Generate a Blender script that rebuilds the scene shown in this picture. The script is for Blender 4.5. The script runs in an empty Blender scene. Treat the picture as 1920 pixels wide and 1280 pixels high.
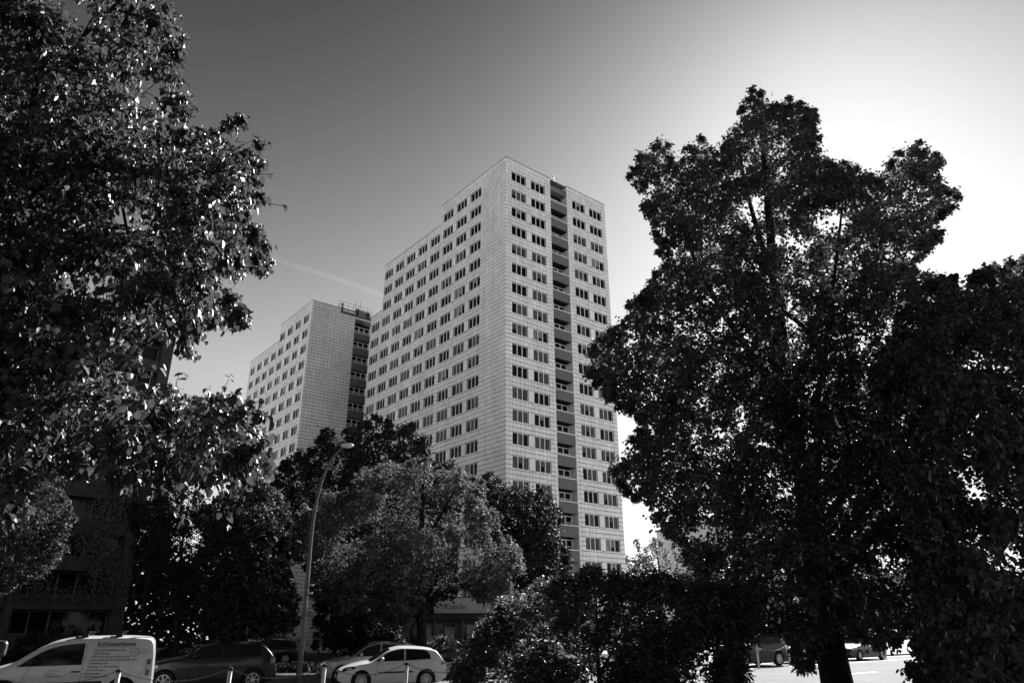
import bpy, math, random
import numpy as np
from mathutils import Vector, Matrix
S = bpy.context.scene
COL = S.collection
rnd = random.Random(7)
PI = math.pi
# ------------------------------------------------------------------ camera
TH, RO, FPX, CAMH = math.radians(21.880), math.radians(-0.208), 1335.0, 2.05
cam = bpy.data.cameras.new('camera'); cam.sensor_width = 36.0; cam.lens = FPX / 1920 * 36
cam.clip_start = 0.05; cam.clip_end = 9000
co = bpy.data.objects.new('camera', cam); COL.objects.link(co); S.camera = co
co.matrix_world = Matrix.Translation((0, 0, CAMH)) @ Matrix.Rotation(PI / 2 + TH, 4, 'X') @ Matrix.Rotation(RO, 4, 'Z')
# ------------------------------------------------------------------ sky and sun
SUN_AZ, SUN_EL = math.radians(28.2), math.radians(35.35)
w = bpy.data.worlds.new('World'); S.world = w; w.use_nodes = True
nt = w.node_tree; nt.nodes.clear()
sky = nt.nodes.new('ShaderNodeTexSky'); sky.sky_type = 'NISHITA'; sky.sun_disc = False
sky.sun_elevation = SUN_EL; sky.sun_rotation = SUN_AZ
sky.air_density = 0.5; sky.dust_density = 0.66; sky.ozone_density = 1.0
sep = nt.nodes.new('ShaderNodeSeparateColor'); nt.links.new(sky.outputs[0], sep.inputs[0])
# black and white picture taken through a red filter: the red channel of the sky
bw = nt.nodes.new('ShaderNodeCombineColor')
# haze towards the horizon and the film's shoulder, the same all round the sky
def wmath(op, a, b=None):
    m = nt.nodes.new('ShaderNodeMath'); m.operation = op
    for i, v in enumerate((a, b)):
        if v is None: continue
        if isinstance(v, (int, float)): m.inputs[i].default_value = v
        else: nt.links.new(v, m.inputs[i])
    return m.outputs[0]
HZ_A, HZ_K, HZ_MIN, HZ_MAX, SHO = 9.68, 4.4, .25, 2.4, .105
wtc = nt.nodes.new('ShaderNodeTexCoord'); wxyz = nt.nodes.new('ShaderNodeSeparateXYZ'); nt.links.new(wtc.outputs['Generated'], wxyz.inputs[0])
hz = wmath('MAXIMUM', wmath('MINIMUM', wmath('MULTIPLY', wmath('EXPONENT', wmath('MULTIPLY', wxyz.outputs[2], -HZ_K)), HZ_A), HZ_MAX), HZ_MIN)
val = wmath('MULTIPLY', sep.outputs[0], hz)
val = wmath('DIVIDE', val, wmath('ADD', wmath('MULTIPLY', val, SHO), 1.0))
for k in range(3): nt.links.new(val, bw.inputs[k])
bg = nt.nodes.new('ShaderNodeBackground'); bg.inputs[1].default_value = 0.068
nt.links.new(bw.outputs[0], bg.inputs[0])
wo = nt.nodes.new('ShaderNodeOutputWorld'); nt.links.new(bg.outputs[0], wo.inputs[0])
sl = bpy.data.lights.new('sun', 'SUN'); sl.energy = 5.0; sl.angle = math.radians(0.5); sl.color = (1, 1, 1)
so = bpy.data.objects.new('sun', sl); COL.objects.link(so)
SD = Vector((math.sin(SUN_AZ) * math.cos(SUN_EL), math.cos(SUN_AZ) * math.cos(SUN_EL), math.sin(SUN_EL)))
so.rotation_euler = (-SD).to_track_quat('-Z', 'Y').to_euler(); so.location = (20, 30, 60)
vs = S.view_settings; vs.view_transform = 'Standard'; vs.look = 'None'; vs.gamma = 1; vs.use_curve_mapping = False
vs.exposure = 1.56
S.cycles.max_bounces = 6; S.cycles.transparent_max_bounces = 12
# ------------------------------------------------------------------ pixel of the photograph at a given distance -> point
_cr, _sr = math.cos(-RO), math.sin(-RO)
def ray(px, py):
    dx = np.asarray(px, float) - 960; dy = 640 - np.asarray(py, float)
    c, s = math.cos(-(-0.003632)), math.sin(-(-0.003632))
    u = (c * dx - s * dy) / FPX; v = (s * dx + c * dy) / FPX
    return np.stack([u, math.cos(TH) - v * math.sin(TH), math.sin(TH) + v * math.cos(TH)], -1)
def at(px, py, Y):
    R = ray(px, py); R = R * (np.asarray(Y, float) / R[..., 1])[..., None]
    R[..., 2] += CAMH
    return R
def pxm(P):                                    # picture pixels per metre at a point
    return FPX / (P[1] * math.cos(TH) + (P[2] - CAMH) * math.sin(TH))
# ------------------------------------------------------------------ materials
def mat(name, c, rough=0.6, spec=0.5, metal=0.0, var=0.0, scale=8.0, bump=0.0, island=0.0, transl=0.0, coat=0.0, bscale=None, streak=0.0):
    m = bpy.data.materials.new(name); m.use_nodes = True
    n = m.node_tree.nodes; l = m.node_tree.links; p = n['Principled BSDF']
    p.inputs['Base Color'].default_value = (c, c, c, 1); p.inputs['Roughness'].default_value = rough
    p.inputs['Specular IOR Level'].default_value = spec; p.inputs['Metallic'].default_value = metal
    p.inputs['Coat Weight'].default_value = coat; p.inputs['Coat Roughness'].default_value = 0.05
    val = None
    if var or bump:
        tc = n.new('ShaderNodeTexCoord')
        nz = n.new('ShaderNodeTexNoise'); nz.inputs['Scale'].default_value = scale; nz.inputs['Detail'].default_value = 6
        l.new(tc.outputs['Object'], nz.inputs['Vector'])
    if var:
        mr = n.new('ShaderNodeMapRange'); mr.inputs[1].default_value = 0.3; mr.inputs[2].default_value = 0.7
        mr.inputs[3].default_value = c * (1 - var); mr.inputs[4].default_value = c * (1 + var)
        l.new(nz.outputs[0], mr.inputs[0]); val = mr.outputs[0]
    if streak:                                            # rain streaks: noise drawn out downwards
        mp = n.new('ShaderNodeMapping'); mp.inputs['Scale'].default_value = (1.6, 1.6, .05); l.new(tc.outputs['Object'], mp.inputs[0])
        ns = n.new('ShaderNodeTexNoise'); ns.inputs['Scale'].default_value = 1.0; ns.inputs['Detail'].default_value = 5; l.new(mp.outputs[0], ns.inputs['Vector'])
        mq = n.new('ShaderNodeMapRange'); mq.inputs[1].default_value = .35; mq.inputs[2].default_value = .7; mq.inputs[3].default_value = 1.0; mq.inputs[4].default_value = 1 - streak
        l.new(ns.outputs[0], mq.inputs[0]); mm = n.new('ShaderNodeMath'); mm.operation = 'MULTIPLY'; l.new(mq.outputs[0], mm.inputs[0]); l.new(val, mm.inputs[1]); val = mm.outputs[0]
    if island:
        g = n.new('ShaderNodeNewGeometry'); mi = n.new('ShaderNodeMapRange')
        mi.inputs[3].default_value = 1 - island; mi.inputs[4].default_value = 1 + island
        l.new(g.outputs['Random Per Island'], mi.inputs[0])
        mu = n.new('ShaderNodeMath'); mu.operation = 'MULTIPLY'; l.new(mi.outputs[0], mu.inputs[0])
        if val: l.new(val, mu.inputs[1])
        else: mu.inputs[1].default_value = c
        val = mu.outputs[0]
    if val:
        cc = n.new('ShaderNodeCombineColor')
        for k in range(3): l.new(val, cc.inputs[k])
        l.new(cc.outputs[0], p.inputs['Base Color'])
    if bump:
        if bscale:
            nz = n.new('ShaderNodeTexNoise'); nz.inputs['Scale'].default_value = bscale; nz.inputs['Detail'].default_value = 8
            l.new(tc.outputs['Object'], nz.inputs['Vector'])
        b = n.new('ShaderNodeBump'); b.inputs['Strength'].default_value = bump; b.inputs['Distance'].default_value = 0.02
        l.new(nz.outputs[0], b.inputs['Height']); l.new(b.outputs[0], p.inputs['Normal'])
    if transl:
        t = n.new('ShaderNodeBsdfTranslucent'); t.inputs[0].default_value = (transl,) * 3 + (1,)
        a = n.new('ShaderNodeAddShader'); o = n['Material Output']
        l.new(p.outputs[0], a.inputs[0]); l.new(t.outputs[0], a.inputs[1]); l.new(a.outputs[0], o.inputs[0])
    return m
def glass(name, refl=0.12, c=0.02):
    m = bpy.data.materials.new(name); m.use_nodes = True
    n = m.node_tree.nodes; l = m.node_tree.links; n.clear()
    o = n.new('ShaderNodeOutputMaterial'); t = n.new('ShaderNodeBsdfTransparent'); t.inputs[0].default_value = (.75, .75, .75, 1)
    g = n.new('ShaderNodeBsdfGlossy'); g.inputs['Roughness'].default_value = 0.03; g.inputs[0].default_value = (.6, .6, .6, 1)
    f = n.new('ShaderNodeFresnel'); f.inputs[0].default_value = 1.33
    x = n.new('ShaderNodeMixShader'); l.new(f.outputs[0], x.inputs[0]); l.new(t.outputs[0], x.inputs[1]); l.new(g.outputs[0], x.inputs[2])
    l.new(x.outputs[0], o.inputs[0]); return m
M = dict(
    tile=mat('glazed_facing_tile', .90, .35, .5, var=.09, scale=.25, island=.07, streak=.14),
    joint=mat('stained_joint', .16, .8, .2, var=.6, scale=.4),
    plaster=mat('pale_plaster', .72, .7, .3, var=.06, scale=1.5, bump=.1),
    white=mat('white_frame', .82, .4, .5),
    panel=mat('grey_balcony_panel', .14, .7, .3, var=.08, scale=2),
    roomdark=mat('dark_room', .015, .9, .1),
    curtain=mat('net_curtain', .6, .9, .1, var=.2, scale=3),
    curtain2=mat('grey_blind', .25, .9, .1, var=.2, scale=5),
    pane=glass('window_glass'),
    coping=mat('coping_metal', .30, .5, .5),
    steel=mat('galvanised_steel', .32, .45, .5, metal=.7),
    darksteel=mat('dark_steel', .04, .5, .4),
    lamppaint=mat('grey_lamp_paint', .11, .5, .4, var=.15, scale=4),
    lampglass=mat('opal_lamp_cover', .75, .25, .5),
    asphalt=mat('asphalt', .055, .75, .35, var=.25, scale=1.2, bump=.35, bscale=60),
    roadm=mat('worn_road_asphalt', .12, .9, .15, var=.18, scale=.5, bump=.3, bscale=60),
    paving=mat('paving', .16, .8, .3, var=.2, scale=1.5, bump=.2),
    kerb=mat('kerb_stone', .25, .8, .3, var=.2, scale=4),
    paint=mat('road_paint', .7, .6, .4, var=.15, scale=6),
    bounceground=mat('bounce_ground', .35, .9, .2, var=.2, scale=.3, bump=.3, bscale=20),  # ground toned pale so it bounces sunlight up onto the towers
    soil=mat('grass_soil', .03, .95, .1, var=.4, scale=3, bump=.6, bscale=25),
    grass=mat('grass_blade', .05, .7, .2, island=.5),
    bark=mat('bark', .022, .9, .15, var=.4, scale=14, bump=.8, bscale=30),
    whitecar=mat('white_car_paint', .60, .3, .5, coat=.6),
    blackcar=mat('black_car_paint', .008, .3, .3, coat=.35),
    greycar=mat('silver_car_paint', .34, .35, .5, metal=.4, coat=.5),
    darkcar=mat('dark_grey_car_paint', .03, .3, .4, metal=.2, coat=.5),
    carglass=mat('car_glass', .008, .05, .22),
    rubber=mat('tyre_rubber', .02, .85, .2),
    rim=mat('alloy_rim', .45, .3, .5, metal=.8),
    blacktrim=mat('black_plastic', .02, .6, .3),
    lampclear=mat('clear_lamp', .55, .12, .8),
    lampred=mat('red_lamp', .12, .15, .7),
    ink=mat('print_ink', .03, .6, .2),
    inksoft=mat('soft_print_ink', .13, .6, .2),
    post=mat('white_post_paint', .62, .5, .4, var=.12, scale=9),
    chain=mat('chain_steel', .12, .5, .5, metal=.5),
    signwhite=mat('sign_board', .62, .6, .3),
    concrete=mat('aged_concrete', .055, .85, .2, var=.3, scale=.8, bump=.2),
    shadeslab=mat('shaded_soffit', .015, .9, .1),  # near-black tone stands in for the shade of a deeper recess
    paleconc=mat('pale_render', .5, .8, .2, var=.1, scale=.5),
    shopdark=mat('dark_shop_panel', .05, .5, .4),
    poster=mat('window_poster', .4, .7, .2, var=.7, scale=4),
)
def leafmat(name, c, island=.45, tr=.02, rough=.42, spec=.5):
    return mat(name, c, rough, spec, island=island, transl=tr)
M['leafL'] = leafmat('linden_leaf_near', .05, .7, .03, .5, .3)
M['bractL'] = leafmat('linden_bract_near', .13, .35, .05, .6, .3)
M['leafR'] = leafmat('linden_leaf', .07, .5, .03, .5, .35)
M['bractR'] = leafmat('linden_bract', .32, .3, .12, .6, .3)
M['leafM'] = leafmat('maple_leaf', .095, .45, .04, .7, .15)
M['leafD'] = leafmat('dark_leaf', .03, .4, .008, .7, .15)
M['leafS'] = leafmat('shrub_leaf', .055, .55, .03, .55, .3)
M['leafP'] = leafmat('pale_far_leaf', .08, .4, .04, .7, .2)
M['leafH'] = leafmat('hornbeam_leaf', .06, .5, .015, .7, .15)
M['ivy'] = leafmat('ivy_leaf', .05, .5, .01, .45)
# ------------------------------------------------------------------ helpers
class MB:
    def __init__(s): s.v = []; s.f = []
    def add(s, vs, fs):
        n = len(s.v); s.v += [tuple(map(float, p)) for p in vs]; s.f += [tuple(i + n for i in f) for f in fs]
    def quad(s, a, b, c, d): s.add((a, b, c, d), ((0, 1, 2, 3),))
    def box(s, x0, x1, y0, y1, z0, z1, m=None):
        p = [(x, y, z) for z in (z0, z1) for y in (y0, y1) for x in (x0, x1)]
        if m is not None: p = [m @ Vector(q) for q in p]
        s.add(p, ((0, 2, 3, 1), (4, 5, 7, 6), (0, 1, 5, 4), (2, 6, 7, 3), (0, 4, 6, 2), (1, 3, 7, 5)))
    def tube(s, path, radii, n=8, cap=True):
        path = [Vector(p) for p in path]; k = len(path)
        if not hasattr(radii, '__len__'): radii = [radii] * k
        vs = []; t0 = (path[1] - path[0]).normalized()
        a = t0.orthogonal().normalized()
        for i, p in enumerate(path):
            t = (path[min(i + 1, k - 1)] - path[max(i - 1, 0)]).normalized()
            a = (a - t * a.dot(t)).normalized() if (a - t * a.dot(t)).length > 1e-6 else t.orthogonal().normalized()
            b = t.cross(a)
            for j in range(n):
                th = 2 * PI * j / n; vs.append(p + (a * math.cos(th) + b * math.sin(th)) * radii[i])
        fs = [(i * n + j, i * n + (j + 1) % n, (i + 1) * n + (j + 1) % n, (i + 1) * n + j) for i in range(k - 1) for j in range(n)]
        if cap: fs += [tuple(range(n - 1, -1, -1)), tuple((k - 1) * n + j for j in range(n))]
        s.add(vs, fs)
    def lathe(s, prof, n=24, m=None):             # (r, z) profile round z
        vs = []; k = len(prof)
        for r, z in prof:
            for j in range(n): vs.append(Vector((r * math.cos(2 * PI * j / n), r * math.sin(2 * PI * j / n), z)))
        if m is not None: vs = [m @ v for v in vs]
        s.add(vs, [(i * n + j, i * n + (j + 1) % n, (i + 1) * n + (j + 1) % n, (i + 1) * n + j) for i in range(k - 1) for j in range(n)])
    def ball(s, c, r, n=10, m=6):
        vs = []; rx, ry, rz = r if hasattr(r, '__len__') else (r, r, r)
        for i in range(m + 1):
            a = PI * i / m
            for j in range(n):
                b = 2 * PI * j / n; vs.append((c[0] + rx * math.sin(a) * math.cos(b), c[1] + ry * math.sin(a) * math.sin(b), c[2] + rz * math.cos(a)))
        s.add(vs, [(i * n + j, (i + 1) * n + j, (i + 1) * n + (j + 1) % n, i * n + (j + 1) % n) for i in range(m) for j in range(n)])
    def mesh(s, name, m, smooth=False):
        me = bpy.data.meshes.new(name); me.from_pydata(s.v, [], s.f); me.materials.append(M[m] if isinstance(m, str) else m)
        if smooth: me.shade_smooth()
        me.update(); return me
    def build(s, name, m, parent=None, smooth=False, loc=None):
        return put(name, s.mesh(name, m, smooth), parent, loc)
def put(name, me, parent=None, loc=None, rotz=None):
    o = bpy.data.objects.new(name, me); COL.objects.link(o)
    if parent is not None: o.parent = parent
    if loc is not None: o.location = loc
    if rotz is not None: o.rotation_euler = (0, 0, rotz)
    return o
def tag(o, label=None, cat=None, group=None, kind=None):
    for k, v in (('label', label), ('category', cat), ('group', group), ('kind', kind)):
        if v: o[k] = v
    return o
def thing(name, label, cat, loc=(0, 0, 0), rotz=0, group=None):
    return tag(put(name, None, None, loc, rotz), label, cat, group)
def np_mesh(name, V, F, m):
    V = np.ascontiguousarray(V, np.float32); F = np.ascontiguousarray(F, np.int32); k = F.shape[1]
    me = bpy.data.meshes.new(name); me.vertices.add(len(V)); me.vertices.foreach_set('co', V.ravel())
    me.loops.add(F.size); me.loops.foreach_set('vertex_index', F.ravel())
    me.polygons.add(len(F)); me.polygons.foreach_set('loop_start', np.arange(0, F.size, k, dtype=np.int32))
    me.update(calc_edges=True); me.materials.append(M[m] if isinstance(m, str) else m)
    return me
def copy_tree(o, parent=None):
    c = o.copy(); COL.objects.link(c)
    if parent is not None: c.parent = parent
    for ch in list(o.children): copy_tree(ch, c)
    return c
def text_mesh(lines, mname, bold=0.0):            # [(string, x, z, size)] upright in the xz plane, facing -y
    me_all = MB()
    for s, x, z, size in lines:
        cu = bpy.data.curves.new('lettering', 'FONT'); cu.body = s; cu.size = size; cu.resolution_u = 2; cu.offset = bold
        o = bpy.data.objects.new('lettering', cu); COL.objects.link(o)
        dg = bpy.context.evaluated_depsgraph_get(); me = bpy.data.meshes.new_from_object(o.evaluated_get(dg))
        me_all.add([(v.co.x + x, 0, v.co.y + z) for v in me.vertices], [tuple(p.vertices) for p in me.polygons])
        bpy.data.objects.remove(o); bpy.data.curves.remove(cu); bpy.data.meshes.remove(me)
    return me_all
# ================================================================== THE SETTING
def sheet(name, pts, m, z):
    b = MB(); b.add([(x, y, z) for x, y in pts], [tuple(range(len(pts)))])
    return tag(b.build(name, m), kind='structure')
PH = 0.679767
DX, DY = math.cos(PH), math.sin(PH)               # direction of the street and of the narrow tower front
def along(c, a, b): return (c[0] + DX * a - DY * b, c[1] + DY * a + DX * b)
RC = (20.0, 40.0)
sheet('ground', [(-3000, -200), (3000, -200), (3000, 5000), (-3000, 5000)], 'bounceground', 0.0)
sheet('verge', [(-70, 38.5), (4, 38.5), (16, 62), (-30, 74), (-70, 50)], 'soil', 0.008)
sheet('lawn', [(-70, -40), (50, -40), (50, 20), along(RC, -14, -9.1), (8, 24), (-4, 17.5), (-70, 15)], 'soil', 0.012)
sheet('parking_lot', [(-60, 14), (6, 14), (24, 44), (10, 60), (-60, 60)], 'asphalt', 0.004)
sheet('road', [along(RC, -14, -9), along(RC, 260, -9), along(RC, 260, 8), along(RC, -14, 8)], 'roadm', 0.008)
sheet('pavement', [along(RC, -12, 9.2), along(RC, 260, 9.2), along(RC, 260, 14), along(RC, -12, 14)], 'paving', 0.12)
kb = MB(); mt = Matrix.Translation((RC[0], RC[1], 0)) @ Matrix.Rotation(PH, 4, 'Z')
for k in range(60): kb.box(-12 + k * 2.0, -12 + k * 2.0 + 1.98, 8.9, 9.19, 0, .13, mt)
tag(kb.build('kerb', 'kerb'), kind='structure')
lm = MB()
for k in range(1, 22): lm.quad(*[along(RC, a, b) + (.012,) for a, b in ((-16 + k * 9, -.08), (-12 + k * 9, -.08), (-12 + k * 9, .08), (-16 + k * 9, .08))])
lm.quad(*[along(RC, a, b) + (.012,) for a, b in ((-12, 5.6), (120, 5.6), (120, 5.75), (-12, 5.75))])
tag(lm.build('lane_marking', 'paint'), kind='structure')
# ================================================================== TOWERS
FH = 2.8
def facade(wall, tiles, rooms, o, ud, nn, segs, zlo, ztop, T0, rows, oph=1.5):
    """segs: [(kind, u0, u1)], kind 'w' window bay, 'p' narrow pier, 's' solid. Windows in rows T0 - 2.8 r."""
    o = Vector(o); ud = Vector(ud); nn = Vector(nn)
    def P(u, z, d): return o + ud * u + nn * d + Vector((0, 0, z))
    def q(b, u0, u1, z0, z1, d): b.quad(P(u0, z0, d), P(u1, z0, d), P(u1, z1, d), P(u0, z1, d))
    g = .020; gz = .034
    def tile(u0, u1, z0, z1):
        d = rnd.uniform(-.006, .006); gz = rnd.uniform(.022, .05); u0 += g; u1 -= g; z0 += gz; z1 -= gz
        if u1 - u0 < .03 or z1 - z0 < .03: return
        a = [P(u0, z0, d), P(u1, z0, d), P(u1, z1, d), P(u0, z1, d), P(u0, z0, -.05), P(u1, z0, -.05), P(u1, z1, -.05), P(u0, z1, -.05)]
        tiles.add(a, ((0, 1, 2, 3), (0, 4, 5, 1), (1, 5, 6, 2), (2, 6, 7, 3), (3, 7, 4, 0)))
    def split(u0, u1, w=.6):
        n = max(1, round((u1 - u0) / w)); return [(u0 + (u1 - u0) * i / n, u0 + (u1 - u0) * (i + 1) / n) for i in range(n)]
    D = -.035
    for k, u0, u1 in segs:                         # top band
        q(wall, u0, u1, T0, ztop, D)
        z = T0
        while z < ztop - .05:
            z2 = min(z + .56, ztop)
            if ztop - z2 < .2: z2 = ztop
            for a, b in split(u0, u1): tile(a, b, z, z2)
            z = z2
    for r in range(rows):
        T = T0 - FH * r
        if T < zlo + .3: break
        Bt = max(T - FH, zlo)
        for k, u0, u1 in segs:
            if k == 'w':
                q(wall, u0, u1, Bt, T - oph, D)
                for z0, z1 in ((T - 1.68, T - oph), (T - 2.24, T - 1.68), (Bt, T - 2.24)):
                    for a, b in split(u0, u1): tile(a, b, z0, z1)
                # reveals and the dark room behind
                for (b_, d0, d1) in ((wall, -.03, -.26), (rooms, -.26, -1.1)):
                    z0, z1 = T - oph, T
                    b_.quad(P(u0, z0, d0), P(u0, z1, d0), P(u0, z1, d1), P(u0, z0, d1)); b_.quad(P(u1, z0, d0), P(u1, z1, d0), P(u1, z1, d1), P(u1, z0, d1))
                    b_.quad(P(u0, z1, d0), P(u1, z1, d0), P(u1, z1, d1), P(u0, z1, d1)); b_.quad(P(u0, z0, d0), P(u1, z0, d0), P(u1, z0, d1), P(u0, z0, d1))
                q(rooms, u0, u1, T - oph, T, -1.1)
            else:
                q(wall, u0, u1, Bt, T, D)
                if k == 'p':
                    tile(u0, u1, T - oph, T)
                    for z0, z1 in ((T - 1.68, T - oph), (T - 2.24, T - 1.68), (Bt, T - 2.24)):
                        for a, b in split(u0, u1): tile(a, b, z0, z1)
                else:
                    for z0, z1 in ((T - .56, T), (T - 1.12, T - .56), (T - 1.68, T - 1.12), (T - 2.24, T - 1.68), (Bt, T - 2.24)):
                        for a, b in split(u0, u1): tile(a, b, z0, z1)
def bays(u0, u1, centres, ww):
    out = []; u = u0
    for i, c in enumerate(centres):
        a, b = c - ww / 2, c + ww / 2
        if a - u > .02: out.append(('p' if 0 < i and a - u < 1.4 else 's', u, a))
        out.append(('w', a, b)); u = b
    if u1 - u > .02: out.append(('s', u, u1))
    return out
WW = 2.5
def window_meshes():
    f = MB(); h, hw = .75, WW / 2 - .004
    f.box(-hw, hw, .12, .18, h - .07, h - .002); f.box(-hw, hw, .12, .18, -h + .002, -h + .07)
    f.box(-hw, -hw + .07, .12, .18, -h + .07, h - .07); f.box(hw - .07, hw, .12, .18, -h + .07, h - .07)
    for x in (-.40, .40): f.box(x - .055, x + .055, .115, .185, -h + .07, h - .07)
    fm = f.mesh('frame', 'white')
    sl_ = MB(); sl_.box(-hw - .06, hw + .06, -.05, .11, -h - .05, -h + .003); sm = sl_.mesh('sill', 'white')
    xs = ((-hw + .07, -.455), (-.345, .345), (.455, hw - .07))
    p = MB()
    for a, b in xs: p.quad((a, .15, -h + .07), (b, .15, -h + .07), (b, .15, h - .07), (a, .15, h - .07))
    pm = p.mesh('panes', 'pane')
    cs = []
    for v in range(12):
        rv = random.Random(v * 13 + 1); c = MB(); any_ = False
        for a, b in xs:
            t = rv.random()
            if t < .42: continue
            any_ = True
            z0 = -h if t < .8 else rv.uniform(-.2, .3)
            if t > .92: a, b = (a, a + (b - a) * .55) if rv.random() < .5 else (a + (b - a) * .45, b); z0 = -h
            n = 8
            for i in range(n):                      # pleated cloth
                x0, x1 = a + (b - a) * i / n, a + (b - a) * (i + 1) / n; y0, y1 = (.215, .245) if i % 2 else (.245, .215)
                c.quad((x0, y0, z0), (x1, y1, z0), (x1, y1, h), (x0, y0, h))
        cs.append(c.mesh('curtain', 'curtain2' if v % 3 else 'curtain') if any_ else None)
    return fm, sm, pm, cs
FRAME, SILL, PANES, CURT = window_meshes()
def window(parent, loc, rz, low=.5):
    wf = put('window', FRAME, parent, loc, rz)
    put('sill', SILL, wf); put('panes', PANES, wf)
    c = rnd.choice(CURT)
    if c and rnd.random() < low: put('curtain', c, wf)
def loggia_mesh():
    f = MB(); h, hw = 1.15, 1.54
    f.box(-hw, hw, 0, .07, h - .09, h); f.box(-hw, hw, 0, .07, .30, .40); f.box(-hw, hw, 0, .07, -h, -h + .08)
    for x in (-1.5, -.5, .5, 1.5): f.box(x - .07, x + .07, -.006, .076, -h + .08, h - .09)
    p = MB(); p.quad((-hw, .05, -h), (hw, .05, -h), (hw, .05, h), (-hw, .05, h))
    return f.mesh('frame', 'white'), p.mesh('panes', 'pane')
LGF, LGP = loggia_mesh()
def loggia(t, wall, rooms, x0, x1, T0, rows, zlo, ztop, depth=1.6):
    """stack of loggias set into the front y = 0, one per floor; T0 is the window-head level of the top floor"""
    for a, b_ in ((x0 - .1, x0 + .003), (x1 - .003, x1 + .1)):
        w_ = MB(); w_.box(a, b_, .01, depth + .03, zlo, ztop - .02); w_.build('loggia_side_wall', 'plaster', t)
    c0 = T0 + .03
    wall.box(x0 + .002, x1 - .002, .03, .25, c0, c0 + .78); wall.box(x0 + .002, x1 - .002, .25, depth - .001, c0 + .1, c0 + .3)
    for r in range(rows):
        T = T0 - FH * r
        if T - FH < zlo: break
        zc = T - .75                                    # window centre of this floor
        b = MB(); b.box(x0 + .06, x1 - .06, .02, .10, zc - 2.28, zc - .98); bp = b.build('balcony_panel', 'panel', t)
        c = MB(); c.box(x0 + .03, x1 - .03, -.01, .13, zc - .977, zc - .86); c.build('coping', 'plaster', bp)
        s = MB(); s.box(x0 + .004, x1 - .004, .11, depth, zc - 2.25, zc - 2.05); s.build('balcony_slab', 'shadeslab', t)
        z0, z1 = zc - 2.04, zc + .50
        wn = put('balcony_window', LGF, t, ((x0 + x1) / 2, depth - .09, (z0 + z1) / 2)); put('panes', LGP, wn)
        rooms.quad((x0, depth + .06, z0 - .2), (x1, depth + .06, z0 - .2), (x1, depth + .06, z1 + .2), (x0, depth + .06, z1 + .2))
def shell(wall, x0, x1, y0, y1, z1, z0=0):             # back sides and roof of a section
    wall.quad((x1, y0 + .04, z0), (x1, y1, z0), (x1, y1, z1), (x1, y0 + .04, z1)); wall.quad((x0 + .04, y1, z0), (x1, y1, z0), (x1, y1, z1), (x0 + .04, y1, z1))
    wall.quad((x0 + .04, y0 + .04, z1 - .1), (x1, y0 + .04, z1 - .1), (x1, y1, z1 - .1), (x0 + .04, y1, z1 - .1))
def cope(t, x0, x1, y0, y1, z): b = MB(); b.box(x0, x1, y0, y1, z, z + .09); b.build('roof_coping', 'coping', t)
OX, OY = -0.738, 80.842
T0 = 57.015 + CAMH + .75
C_R = [2.257, 5.712, 13.55, 17.005]
C_L = [6.867 + 3.455 * i for i in range(9)]
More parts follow.
